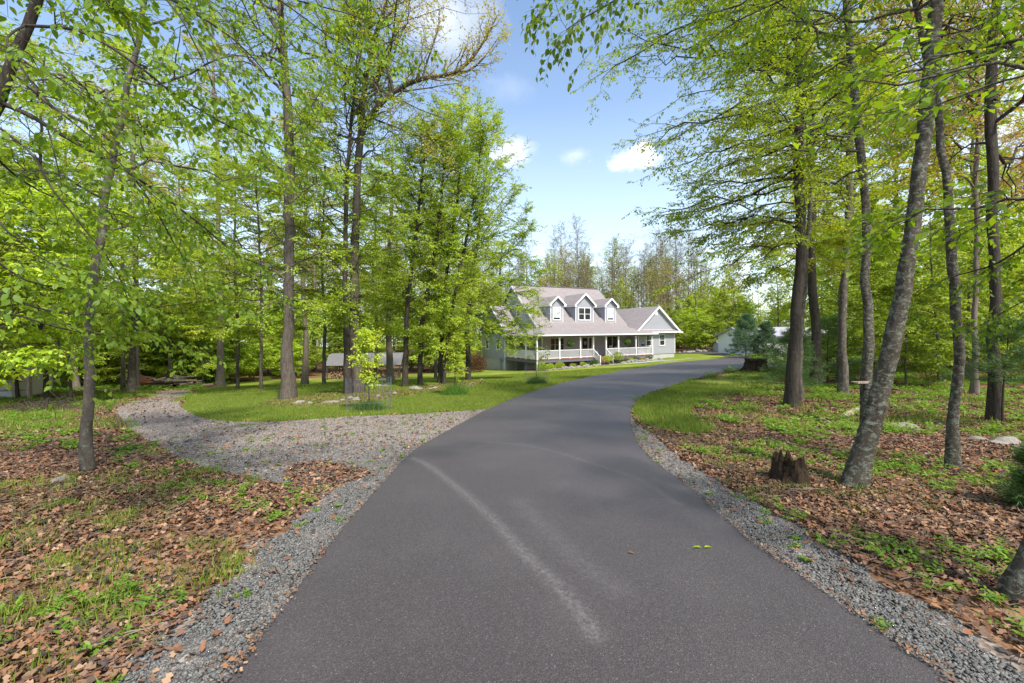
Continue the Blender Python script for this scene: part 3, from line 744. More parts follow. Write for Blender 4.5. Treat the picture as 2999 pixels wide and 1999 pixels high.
def wall(poly, org, fr, name='wall', mat='siding', row=.115): return siding(poly, org, fr[0], fr[1], row).build(name, M[mat], house)
# walls
wall([(2.4, 0), (15.57, 0), (15.57, 3.5), (2.4, 3.5)], (0, 2.7, 0), FR)
wall([(2.7, 0), (15.3, 0), (15.3, 3.5), (2.7, 3.5)], (2.4, 0, 0), LF)
wall([(3.22, 3.505), (15.3, 3.505), (9.3, 8.80)], (2.4, 0, 0), LF)
wall([(3.22, 0), (15.3, 0), (15.3, 3.5), (9.3, 8.80), (3.22, 3.5)], (15.85, 0, 0), RT)
wall([(2.4, -.3), (15.85, -.3), (15.85, 3.5), (2.4, 3.5)], (0, 15.3, 0), ((1, 0, 0), (0, 1, 0)))
# left wing
wall([(7.1, -.32), (13.7, -.32), (13.7, 3.45), (10.4, 6.2), (7.1, 3.45)], (0, 0, 0), LF)
wall([(0, -.32), (2.4, -.32), (2.4, 3.45), (0, 3.45)], (0, 7.1, 0), FR)
# right wing
wall([(15.57, .0), (22.1, .0), (22.1, 2.72), (15.57, 2.72)], (0, 1.0, 0), FR)
wall([(15.45, 3.16), (22.4, 3.16), (18.93, 5.98)], (0, 1.0, 0), FR, 'gable_wall')
wall([(1.0, 0), (2.7, 0), (2.7, 2.72), (1.0, 2.72)], (15.57, 0, 0), LF)
wall([(1.0, 0), (14, 0), (14, 2.72), (1.0, 2.72)], (22.1, 0, 0), RT)
wall([(15.9, -.2), (22.1, -.2), (22.1, 2.72), (18.93, 5.95), (15.9, 2.72)], (0, 14.0, 0), ((1, 0, 0), (0, 1, 0)))
# foundations
mb = MB(); mb.box(.04, 2.4, 7.14, 13.66, -3.2, -.325)
for k in range(14): mb.box(.022, .045, 7.2+k*.46, 7.24+k*.46, -3.1, -.34)
mb.build('foundation', M['concrete'], house)
mb = MB(); mb.box(2.46, 15.8, 2.76, 15.2, -2.8, -.003); mb.box(15.62, 22.05, 1.05, 13.9, -2.0, -.003); mb.build('foundation', M['concrete'], house)
# corner boards
for x, y, z0, z1 in ((-.03, 7.07, -.32, 3.4), (-.03, 13.65, -.32, 3.4), (22.05, .97, 0, 2.70), (15.54, .97, 0, 2.70), (2.37, 2.67, .01, 3.3)):
    mb = MB(); mb.box(x, x+.09, y, y+.09, z0, z1); mb.build('corner_board', M['white'], house)
# ---- roofs
PS = .305
pz = lambda d: 2.68+PS*d
def P3(a, b, z): return (a, b, z)
rf = MB()
rf.slab([P3(-.4, -.4, 2.68), P3(17.4, -.4, 2.68), P3(13.4, 3.6, pz(4.0)), P3(2.4, 3.6, pz(4.0)), P3(2.4, 2.4, pz(2.8))], .05)
rf.slab([P3(-.4, -.4, 2.68), P3(2.4, 2.4, pz(2.8)), P3(2.4, 7.1, pz(2.8)), P3(-.4, 7.1, 2.68)], .05)
rf.slab([P3(17.4, -.4, 2.68), P3(17.4, 3.6, 2.68), P3(13.4, 3.6, pz(4.0))], .05)
rf.build('porch_roof', M['shingle'], house)
mr = MB()
sl = (8.95-3.90)/(9.3-3.6)
mr.slab([P3(2.1, 3.15, 3.9-.45*sl), P3(16.14, 3.15, 3.9-.45*sl), P3(16.14, 9.3, 8.95), P3(2.1, 9.3, 8.95)], .06)
mr.slab([P3(2.1, 9.3, 8.95), P3(16.14, 9.3, 8.95), P3(16.14, 15.5, 8.95-6.2*sl), P3(2.1, 15.5, 8.95-6.2*sl)], .06)
roof = mr.build('roof', M['shingle'], house)
rc = MB(); rc.bar((2.05, 9.3, 8.985), (16.19, 9.3, 8.985), .26, .05); rc.build('ridge_cap', M['shingle'], roof)
wr = MB()
wr.slab([P3(-.3, 6.8, 3.23), P3(2.4, 6.8, 3.23), P3(2.4, 10.4, 6.35), P3(-.3, 10.4, 6.35)], .06)
wr.slab([P3(-.3, 10.4, 6.35), P3(2.4, 10.4, 6.35), P3(2.4, 14.0, 3.23), P3(-.3, 14.0, 3.23)], .06)
wr.build('wing_roof', M['shingle'], house)
gr = MB()
gr.slab([P3(14.9, .68, 2.8), P3(18.93, .68, 6.1), P3(18.93, 14.3, 6.1), P3(14.9, 14.3, 2.8)], .06)
gr.slab([P3(22.96, .68, 2.8), P3(18.93, .68, 6.1), P3(18.93, 14.3, 6.1), P3(22.96, 14.3, 2.8)], .06)
gr.build('garage_roof', M['shingle'], house)
sk = MB(); sk.slab([P3(16.2, .52, 2.84), P3(22.90, .52, 2.84), P3(22.3, 1.0, 3.14), P3(16.2, 1.0, 3.14)], .03); sk.build('skirt_roof', M['shingle'], house)
# fascias, rakes, gutters, soffits
class MultiB:
    def bar(s, *a):
        m_ = MB(); m_.bar(*a); m_.build('rake_board', M['white'], house)
    def build(s, *a): pass
tr = MultiB()
tr.bar((2.075, 3.3, 3.62-.14), (2.075, 9.3, 8.95-.14), .05, .22, (0, -1, 1)); tr.bar((2.075, 9.3, 8.81), (2.075, 15.4, 3.41), .05, .22, (0, 1, 1))
tr.bar((-.325, 6.8, 3.12), (-.325, 10.4, 6.24), .05, .2, (0, -1, 1)); tr.bar((-.325, 10.4, 6.24), (-.325, 14, 3.12), .05, .2, (0, 1, 1))
tr.bar((14.9, .655, 2.70), (18.93, .655, 6.00), .05, .22, (1, 0, -1)); tr.bar((22.96, .655, 2.70), (18.93, .655, 6.00), .05, .22, (-1, 0, -1))
tr.bar((15.4, .985, 3.10), (22.4, .985, 3.10), .035, .1)
tr.build('rake_board', M['white'], house)
so_ = MB()
so_.slab([P3(14.95, .70, 2.72), P3(18.9, .70, 5.95), P3(18.9, .995, 5.95), P3(14.95, .995, 2.72)], .02)
so_.slab([P3(22.9, .70, 2.72), P3(18.96, .70, 5.95), P3(18.96, .995, 5.95), P3(22.9, .995, 2.72)], .02)
so_.slab([P3(22.1, .5, 2.70), P3(22.9, .5, 2.70), P3(22.9, 14, 2.70), P3(22.1, 14, 2.70)], .02)
so_.slab([P3(17, .5, 2.725), P3(22.9, .5, 2.725), P3(22.9, 1.0, 2.725), P3(17, 1.0, 2.725)], .02)
so_.slab([P3(-.35, -.35, 2.60), P3(17.3, -.35, 2.60), P3(17.3, 2.68, 2.60), P3(-.35, 2.68, 2.60)], .02)
so_.slab([P3(-.35, 2.69, 2.60), P3(2.38, 2.69, 2.60), P3(2.38, 7.05, 2.60), P3(-.35, 7.05, 2.60)], .02)
so_.build('soffit', M['white'], house)
gt = MB()
gt.box(-.52, 17.5, -.52, -.405, 2.53, 2.67); gt.box(-.52, -.405, -.40, 7.1, 2.53, 2.67); gt.box(17.405, 17.52, -.4, .95, 2.53, 2.67)
gt.box(17.2, 23.0, .40, .515, 2.70, 2.84); gt.box(22.965, 23.08, .52, 14.2, 2.66, 2.80)
gt.build('gutter', M['gutter'], house)
ds = MB()
ds.tube([(-.09, -.45, 2.55), (-.09, -.12, 2.3), (-.09, -.12, -1.0), (-.35, -.4, -1.35)], .05, 6)
ds.build('downspout', M['gutter'], house); ds = MB()
ds.tube([(-.13, 7.0, 2.55), (-.13, 7.0, -.4), (-.3, 6.9, -.6), (-.3, 6.9, -1.45)], .05, 6)
ds.build('downspout', M['gutter'], house)
bm_ = MB(); bm_.box(-.06, 17.04, -.06, .08, 2.36, 2.598); bm_.box(-.06, .08, .085, 7.05, 2.36, 2.598); bm_.box(16.90, 17.04, .085, .97, 2.36, 2.598); bm_.build('porch_beam', M['beam'], house)
# ---- porch deck and posts
dk = MB()
for k in range(19): dk.box(-.12, 17.08, -.12+k*.148, -.12+k*.148+.142, -.05, 0)
for k in range(16): dk.box(-.12+k*.148, -.12+k*.148+.142, 2.72, 7.06, -.05, -.001)
dk.build('deck', M['deckwood'], house)
rj = MB(); rj.box(-.08, 17.04, -.085, -.03, -.34, -.053); rj.box(-.085, -.03, -.03, 7.0, -.34, -.053); rj.box(17.0, 17.045, -.03, .98, -.34, -.053)
for k in range(9): rj.box(.2+k*2.05, .25+k*2.05, 0, 2.7, -.30, -.055)
rj.build('rim_joist', M['skirt'], house)
PA = [0, 2.9, 5.74, 7.59, 9.46, 11.37, 14.16, 16.94]
def post(a, b):
    mb = MB(); w_ = .065
    mb.box(a-w_, a+w_, b-w_, b+w_, .0, 2.36); mb.box(a-.085, a+.085, b-.085, b+.085, .002, .12); mb.box(a-.085, a+.085, b-.085, b+.085, 2.24, 2.355)
    mb.build('porch_post', M['white'], house)
for a in PA: post(a, .0)
for b in (2.3, 4.6): post(0, b)
for a in (0, 2.9, 5.74, 7.6, 9.5, 11.6, 14.2, 16.9):
    mb = MB(); mb.box(a-.05, a+.05, .02, .12, hg(a, 0)-.3, -.343); mb.build('support_post', M['skirt'], house)
for b in (2.3, 4.6): mb = MB(); mb.box(.02, .12, b-.05, b+.05, hg(0, b)-.3, -.343); mb.build('support_post', M['skirt'], house)
def railing(p, q, zt=.95, zb=.12, z0a=0, z0b=0, name='railing'):
    """p,q: (a,b) ends; z0a, z0b floor heights at the ends"""
    mb = MB(); p = Vector((*p, 0)); q = Vector((*q, 0)); L = (q-p).length; n = max(2, int(L/.125))
    A = lambda t, z: p.lerp(q, t)+Vector((0, 0, z + z0a*(1-t)+z0b*t))
    mb.bar(A(0, zt), A(1, zt), .075, .06); mb.bar(A(0, zb), A(1, zb), .06, .06)
    for k in range(1, n):
        t = k/n; a = A(t, zb+.03); b = A(t, zt-.03); mb.box(a.x-.019, a.x+.019, a.y-.019, a.y+.019, a.z, b.z)
    if z0a == z0b: mb.box(A(.5, 0).x-.03, A(.5, 0).x+.03, A(.5, 0).y-.03, A(.5, 0).y+.03, 0.001, zb-.03)
    mb.build(name, M['white'], house)
for i in (0, 1, 2, 4, 5, 6): railing((PA[i]+.07, 0), (PA[i+1]-.07, 0))
for b0, b1 in ((0.07, 2.23), (2.37, 4.53), (4.67, 7.0)): railing((0, b0), (0, b1))
railing((16.94, .07), (16.94, .93))
# steps
zg = hg(8.5, -1.3)
stp = MB(); n_st = 4; dr = -zg/(n_st+.0)
for k in range(1, n_st):
    stp.box(7.68, 9.37, -.1-k*.32, -.1-(k-1)*.32+.02, -k*dr-.04, -k*dr)
stp.build('stair_tread', plain('tread', (.30,.15,.11), .7), house)
stp = MB()
for k in range(1, n_st+1): stp.box(7.70, 9.35, -.12-(k-1)*.32-.012, -.12-(k-1)*.32+.012, -k*dr, -(k-1)*dr-.045)
stp.bar((7.66, -.1, -.15), (7.66, -1.2, zg+.1), .04, .28); stp.bar((9.39, -.1, -.15), (9.39, -1.2, zg+.1), .04, .28)
stp.build('stair_riser', plain('riser', (.10,.045,.04), .7), house)
for a in (7.59, 9.46):
    railing((a, -.08), (a, -1.12), .93, .12, -.02, zg+.02, 'stair_railing')
    mb = MB(); mb.box(a-.055, a+.055, -1.24, -1.13, zg-.05, zg+1.02); mb.box(a-.075, a+.075, -1.26, -1.11, zg+1.022, zg+1.06); mb.build('newel_post', M['white'], house)
# ---- windows and door
def window(parent, a0, a1, z0, z1, b, panes=1, split=True, blind=False, ax='a', grille=False, mat='white'):
    """frame with proud trim; ax 'a' = front wall at b; 'b' = left facing wall, a0..a1 run along b"""
    t = .07
    def bx(mb, u0, u1, zz0, zz1, d0, d1):
        if ax == 'a': mb.box(u0, u1, b-d1, b-d0, zz0, zz1)
        else: mb.box(b-d1, b-d0, u0, u1, zz0, zz1)
    fr = MB()
    bx(fr, a0-t, a1+t, z1, z1+t, -.02, .05); bx(fr, a0-t-.02, a1+t+.02, z0-t, z0, -.02, .065)
    bx(fr, a0-t, a0, z0, z1, -.02, .05); bx(fr, a1, a1+t, z0, z1, -.02, .05)
    wd = (a1-a0)/panes
    for k in range(1, panes): bx(fr, a0+k*wd-.05, a0+k*wd+.05, z0, z1, -.02, .047)
    zm = (z0+z1)/2
    for k in range(panes):
        x0, x1 = a0+k*wd+(.05 if k else 0), a0+(k+1)*wd-(.05 if k < panes-1 else 0)
        if split: bx(fr, x0, x1, zm-.025, zm+.025, -.02, .042)
        bx(fr, x0, x0+.03, z0, zm-.025, -.02, .036); bx(fr, x1-.03, x1, z0, zm-.025, -.02, .036); bx(fr, x0+.03, x1-.03, z0, z0+.035, -.02, .036)
        if grille:
            for g_ in (1, 2): bx(fr, x0+(x1-x0)*g_/3-.008, x0+(x1-x0)*g_/3+.008, zm+.03, z1, -.02, .028)
            bx(fr, x0+.002, x1-.002, (zm+z1)/2-.008, (zm+z1)/2+.008, -.02, .026)
    w_ = fr.build('window', M[mat], parent)
    gl = MB(); bx(gl, a0+.001, a1-.001, z0+.001, z1-.001, -.015, .020)
    go = gl.build('pane', M['glass'], w_ if parent is house else parent)
    if blind:
        bl = MB(); bx(bl, a0+.04, a1-.04, z0+(z1-z0)*.16, z1-.005, .0205, .0235); bl.build('blind', M['blind'], w_ if parent is house else parent)
    return w_
M['trim_shade'] = plain('trim_tan_shaded', (.42,.40,.34), .6, .05)  # darker copy of the white trim: porch shade put into the colour
window(house, 3.55, 5.38, .75, 2.2, 2.7, 3, mat='trim_shade'); window(house, 12.0, 13.6, .3, 2.3, 2.7, 2, False, mat='trim_shade')
window(house, 19.32, 20.17, 1.08, 2.42, 1.0, 1, grille=True); window(house, 16.95, 17.75, 1.08, 2.42, 1.0, 1, grille=True)
window(house, 8.6, 9.4, .9, 2.1, 0, 1, ax='b'); window(house, 11.6, 12.4, .9, 2.1, 0, 1, ax='b')
window(house, 7.6, 8.5, 5.0, 6.4, 2.4, 1, ax='b'); window(house, 10.1, 11.0, 5.0, 6.4, 2.4, 1, ax='b')
mb = MB()
for x0, x1 in ((7.86, 7.98), (9.0, 9.12), (9.5, 9.65)): mb.box(x0, x1, 2.63, 2.69, .01, 2.2)
mb.box(7.86, 9.65, 2.625, 2.685, 2.2, 2.3); mb.box(7.985, 8.12, 2.65, 2.685, .01, 2.2); mb.box(8.87, 8.995, 2.65, 2.685, .01, 2.2); mb.box(8.12, 8.87, 2.65, 2.685, .01, .7)
door = mb.build('door', M['trim_shade'], house)
mb = MB(); mb.box(8.121, 8.869, 2.66, 2.684, .71, 2.19); mb.box(9.13, 9.49, 2.66, 2.684, .4, 2.19); mb.build('pane', M['glass'], door)
mb = MB(); mb.lathe([(.02, 0), (.20, 0), (.24, .05), (.2, .09), (.02, .09)], 14); wreath = mb.build('wreath', plain('wreath', (.22,.24,.24), .9), door); wreath.rotation_euler = (PI/2, 0, 0); wreath.location = (8.5, 2.655, 1.6)
# gable vent
mb = MB(); mb.box(18.45, 18.9, .955, .985, 4.95, 5.5)
for k in range(6): mb.box(18.5, 18.85, .945, .956, 5.0+k*.08, 5.04+k*.08)
mb.build('gable_vent', M['white'], house)
# floodlight, vent pipe, meter
mb = MB(); mb.lathe([(.05, 0), (.06, .05), (.03, .08)], 8, (17.45, .93, 2.35)); mb.bar((17.45, .9, 2.40), (17.3, .72, 2.30), .1, .1); mb.bar((17.45, .9, 2.40), (17.62, .72, 2.30), .1, .1); mb.build('floodlight', M['white'], house)
mb = MB(); mb.tube([(4.6, 6.9, 6.75), (4.6, 6.9, 7.45)], .06, 8); mb.build('vent_pipe', M['black'], house)
mb = MB(); mb.box(-.16, -.016, 8.0, 8.35, -.7, -.1); mb.tube([(-.09, 8.17, -.7), (-.09, 8.17, -1.6)], .04, 6); mb.lathe([(.11, 0), (.11, .09), (.02, .1)], 10, (-.15, 8.17, -.25)); mb.box(-.12, -.016, 7.4, 7.75, -.6, -.15); mb.tube([(-.07, 7.55, -.6), (-.07, 7.55, -1.5)], .05, 6); mb.build('utility_meter', plain('meter', (.24,.26,.28), .5), house)
# ---- dormers
def dormer(a0, a1, zp, b0=3.9, za=4.1, zb=6.13, panes=1, wz=(4.42, 5.86)):
    mid = (a0+a1)/2; o = .30; half = (a1-a0)/2+.26
    backb = lambda z: 3.6+(z-3.9)/sl
    rk = (zp-zb)/half
    eave_in = zp-rk*(a1-mid)          # wall top
    d = siding([(a0, za), (a1, za), (a1, eave_in-.08), (mid, zp-.10), (a0, eave_in-.08)], (0, b0, 0), *FR).build('dormer', M['siding'], house)
    ck = MB()
    for a_c, fr in ((a0, LF), (a1, RT)):
        zt = eave_in-.10
        m_ = siding([(b0, za-.02), (b0+.02, za-.02), (backb(zt), zt), (b0, zt)], (a_c, 0, 0), *fr); m_.build('cheek', M['siding'], d)
    rf = MB()
    for s in (-1, 1):
        e = mid+s*half; ze = zb+.10
        rf.slab([(e, b0-o, ze), (mid, b0-o, zp+.02), (mid, backb(zp)+.2, zp+.02), (e, backb(ze)+.1, ze)], .05)
    r_ = rf.build('dormer_roof', M['shingle'], d)
    f = MB()
    for s in (-1, 1):
        e = mid+s*half
        f.bar((e, b0-o-.02, zb+.0), (mid, b0-o-.02, zp-.085), .045, .19, (s, 0, -1) if False else (-s*.5, 0, 1))
        f.box(min(e, e-s*.27), max(e, e-s*.27), b0-o-.035, b0-o+.01, zb-.13, zb+.05)
        f.slab([(e, b0-o+.005, zb-.06), (e-s*.26, b0-o+.005, zb-.06), (e-s*.26, backb(zb)-.1, zb-.06), (e, backb(zb)-.1, zb-.06)], .03)
        f.box(min(e, e+s*.04), max(e, e+s*.04), b0-o+.012, backb(zb), zb-.08, zb+.06)
    for a_c in (a0, a1-.06): f.box(a_c-.005, a_c+.065, b0-.035, b0+.03, za, eave_in-.1)
    f.box(a0+.067, a1-.067, b0-.03, b0+.03, za, za+.05)
    f.build('fascia', M['white'], d)
    m = .42 if panes == 1 else .52
    window(d, a0+m, a1-m, wz[0], wz[1], b0, panes, blind=(panes == 1))
    return d
dormer(4.36, 6.19, 7.24); dormer(8.03, 10.84, 7.68, panes=2); dormer(12.72, 14.52, 7.2)

# ---- things on and round the porch
def lw(a, b, z): x, y = hw(a, b); return (x, y, DECKZ+z)
def leafball(name, loc, r, mat, n, L, parent=None, squash=(1, 1, 1), drip=.3):
    p = RN.normal(size=(n, 3)); p = norm(p)*(RN.random((n, 1))**.45)*r*np.array(squash); D = norm(p+RN.normal(size=p.shape)*r*.4+np.array([0, 0, -drip*r])); B = norm(np.cross(D, RN.normal(size=D.shape))); Nn = np.cross(B, D)
    Ls = L*(.6+.8*RN.random((n, 1))); V, F = leafgeo(p, D, B, Nn, Ls, Ls*.4)
    return np_mesh(name, V, [F], mat, parent, loc=loc)
def hanging_fern(a, label):
    e = empty('hanging_fern', lw(a, .0, 1.62), HROT, label, 'hanging plant')
    leafball('foliage', (0, 0, .1), .36, M['leaf_deep'], 1400, .14, e, (1, 1, .8), .9)
    mb = MB(); mb.lathe([(.08, -.12), (.15, .02), (.16, .05)], 12); mb.build('basket', M['black'], e)
    mb = MB()
    for k in range(3): mb.bar((.15*math.cos(k*2.09), .15*math.sin(k*2.09), .05), (0, 0, .73), .01, .01)
    mb.build('hanger', M['black'], e)
hanging_fern(4.33, 'green hanging fern in the porch bay left of the front door'); hanging_fern(12.75, 'green hanging fern in the porch bay right of the steps')
e = empty('hanging_basket', lw(15.45, .1, 1.35), HROT, 'empty black half moon basket hanging near the right end of the porch', 'basket')
mb = MB(); mb.lathe([(.02, -.26), (.12, -.22), (.21, -.12), (.25, 0), (.22, 0), (.02, -.05)], 14); mb.build('bowl', M['black'], e)
mb = MB()
for k in range(4):
    c_, s_ = math.cos(k*PI/2), math.sin(k*PI/2); mb.tube([(.24*c_, .24*s_, 0), (.20*c_, .20*s_, .22), (.06*c_, .06*s_, .36), (0, 0, .38)], .014, 5)
mb.tube([(0, 0, .36), (0, 0, 1.0)], .008, 5); mb.build('hanger', M['black'], e)
def rocker(a, b, rz, label):
    e = empty('rocking_chair', lw(a, b, .0), HROT+rz, label, 'chair', 'white rocking chairs on the porch')
    mb = MB()
    for x in (-.26, .26):
        mb.tube([(x, -.45, .09), (x, -.2, .03), (x, .15, .02), (x, .5, .10)], .022, 6)
    mb.build('rocker', M['wicker'], e)
    for x in (-.25, .25):
        mb = MB(); mb.tube([(x, -.25, .04), (x, -.25, .62)], .022, 6); mb.build('leg', M['wicker'], e)
        mb = MB(); mb.tube([(x, .2, .04), (x, .2, .45)], .022, 6); mb.build('leg', M['wicker'], e)
        mb = MB(); mb.box(x-.04, x+.04, -.32, .22, .62, .65); mb.build('armrest', M['wicker'], e)
    mb = MB(); mb.box(-.25, .25, -.25, .22, .40, .44); mb.tube([(-.25, -.25, .2), (.25, -.25, .2)], .014, 5); mb.tube([(-.25, -.25, .3), (.25, -.25, .3)], .014, 5); mb.build('seat', M['wicker'], e)
    mb = MB()
    for x in (-.24, .24): mb.tube([(x, .2, .42), (x, .42, 1.18)], .022, 6)
    for k in range(5): mb.tube([(-.18+k*.09, .22, .5), (-.18+k*.09, .40, 1.08)], .012, 5)
    mb.bar((-.27, .42, 1.14), (.27, .42, 1.14), .03, .13); mb.bar((-.25, .23, .52), (.25, .23, .52), .03, .06); mb.build('backrest', M['wicker'], e)
    mb = MB(); mb.box(-.22, .22, -.22, .18, .445, .52); mb.build('cushion', M['cushion'], e)
rocker(8.95, 1.3, .9, 'white rocking chair with grey cushion at the head of the porch steps')
rocker(11.95, 1.5, .2, 'white rocking chair behind the railing, right of the steps')
e = empty('porch_bench', lw(13.6, 2.25, 0), HROT, 'white slatted bench against the wall in the right half of the porch', 'bench')
mb = MB(); mb.box(-.6, .6, -.25, .2, .42, .46); mb.build('seat', M['wicker'], e)
mb = MB(); mb.bar((-.6, .24, .98), (.6, .24, .98), .05, .07); [mb.bar((-.55+k*.1, .24, .46), (-.55+k*.1, .24, .95), .03, .03) for k in range(12)]; mb.build('backrest', M['wicker'], e)
for x in (-.55, .55): mb = MB(); mb.box(x-.03, x+.03, -.22, .2, .01, .418); mb.build('leg', M['wicker'], e)
e = tag(MB().build('tmp', M['white']), None); bpy.data.objects.remove(e)
mb = MB(); mb.tube([(0, 0, 0), (0, 0, .5)], .03, 8); mb.box(-.04, .04, -.04, .04, .5, .56); o = mb.build('thermometer', M['trim_shade'], loc=lw(7.59, -.11, 1.45), rz=HROT); tag(o, 'narrow tan thermometer mounted on the porch post left of the steps', 'thermometer')
# potted plants by the steps
def potted(a, b, label, r, h, mat, L=.16):
    x, y = hw(a, b); e = empty('potted_plant', (x, y, g1(x, y)), 0, label, 'potted plant', 'potted plants at the foot of the steps')
    mb = MB(); mb.lathe([(r*.65, 0), (r*.9, r*.6), (r, r*1.2), (r*1.08, r*1.25), (r*.9, r*1.2), (.02, r*1.1)], 16); mb.build('pot', M['terracotta'], e)
    leafball('foliage', (0, 0, r*1.25+h*.45), h*.6, mat, 420, L, e, (1.1, 1.1, .85), -.6)
potted(8.15, -1.75, 'brown pot with a yellow green plant at the left foot of the steps', .24, .75, M['leaf_yellow'])
potted(9.75, -1.65, 'wide brown pot with tall lime leaves at the right foot of the steps', .32, .95, M['leaf_beech'])
# foundation shrubs
for a, b, r, m, lab in ((2.3, -.9, .62, 'leaf_yellow', 'golden green shrub in the porch bed nearest the left corner'), (3.75, -1.2, .42, 'leaf_beech', 'small round green shrub in the porch bed, second from the left'),
        (4.45, -.7, .36, 'shrub_red', 'small dark red barberry shrub behind the round green one'), (5.35, -1.0, .46, 'leaf_beech', 'upright green shrub below the porch railing, third green one from the left'),
        (6.1, -.9, .38, 'leaf_deep', 'low pale green perennial clump between two shrubs left of the steps'), (6.9, -1.0, .62, 'leaf_deep', 'large dark green shrub just left of the porch steps'),
        (10.5, -1.1, .55, 'leaf_deep', 'bushy green shrub just right of the porch steps'), (11.3, -1.2, .40, 'leaf_deep', 'low grey green mound right of the bushy shrub'), (13.1, -.9, .52, 'needle', 'blue green iris clump under the right part of the porch'),
        (12.4, -1.1, .38, 'leaf_yellow', 'low lime plant beside the blue green clump'), (14.2, -1.1, .36, 'leaf_orange', 'small bronze shrub near the right end of the rock edging'), (15.2, -1.0, .45, 'needle_green', 'spiky dark plant at the far right end of the porch bed'),
        (-.1, -1.1, .75, 'leaf_beech', 'leafy green shrub at the left front corner of the porch'), (1.05, -1.0, .6, 'leaf_beech', 'light green shrub under the corner railing, next to the corner one')):
    x, y = hw(a, b); r *= .78; o = leafball('shrub', (x, y, g1(x, y)+r*.55), r, M[m], int(1500*r), .13, None, (1, 1, .85), -.5); tag(o, lab, 'shrub', 'shrubs in the bed along the porch')
# rock edging
def rock_geo(r, sq=.55, seed=None):
    import bmesh
    bm = bmesh.new(); bmesh.ops.create_icosphere(bm, subdivisions=2, radius=r)
    a = rnd.uniform(0, 99)
    for v in bm.verts:
        c = v.co.normalized(); n = 1+.22*math.sin(c.x*3.1+a)+.18*math.sin(c.y*4.3+a*2)+.12*math.sin(c.z*5+a*3+c.x*3)
        v.co = Vector((c.x*r*n*1.25, c.y*r*n*.9, max(-.3*r, c.z*r*sq*n)))
    me = bpy.data.meshes.new('rock'); bm.to_mesh(me); bm.free(); me.materials.append(M['rock']); return me
rocks = [rock_geo(1, s) for s in (.45, .6, .8, .5, .35)]
def rock(x, y, r, label, group=None, i=None, sink=.15):
    o = bpy.data.objects.new('rock', rocks[rnd.randrange(5) if i is None else i]); C.objects.link(o)
    o.location = (x, y, g1(x, y)+r*.2-sink*r); o.scale = (r*rnd.uniform(.85, 1.3), r*rnd.uniform(.8, 1.1), r*rnd.uniform(.8, 1.1)); o.rotation_euler = (0, 0, rnd.uniform(0, 6.3))
    tag(o, label, 'rock', group); return o
for k in range(19):
    a = .2+k*.375+rnd.uniform(-.08, .08); x, y = hw(a, -1.75+.12*math.sin(a)); rock(x, y, rnd.uniform(.20, .34), 'rounded tan edging rock of the porch bed left of the steps', 'edging rocks along the porch bed')
for k in range(14):
    a = 10.3+k*.47+rnd.uniform(-.08, .08); x, y = hw(a, -1.75+.1*math.sin(a*2)); rock(x, y, rnd.uniform(.22, .38), 'rounded tan edging rock of the porch bed right of the steps', 'edging rocks along the porch bed')
mb = MB()
pp = [hw(a, b) for a, b in ((-.6, -1.9), (7.4, -1.9), (7.4, .2), (-.6, .2))]
sheet_grid('planting_bed', np.array([hw(a, b) for a, b in ((-.7, -1.85), (7.3, -1.85), (7.3, 1.5), (-.7, 1.5))]), M['mulch'], .02, .25)
sheet_grid('planting_bed', np.array([hw(a, b) for a, b in ((9.9, -1.8), (16.6, -1.8), (16.6, .9), (9.9, .9))]), M['mulch'], .02, .25)
P_path = densify(np.array([hw(7.6, -1.2), hw(9.5, -1.2), hw(9.9, -2.4), hw(12.5, -4.0), hw(16.5, -5.3), hw(16.3, -6.2), hw(11.8, -4.9), hw(9.0, -3.2), hw(7.7, -2.2)]), 4)
sheet_grid('path', P_path, M['path'], .03, .12)

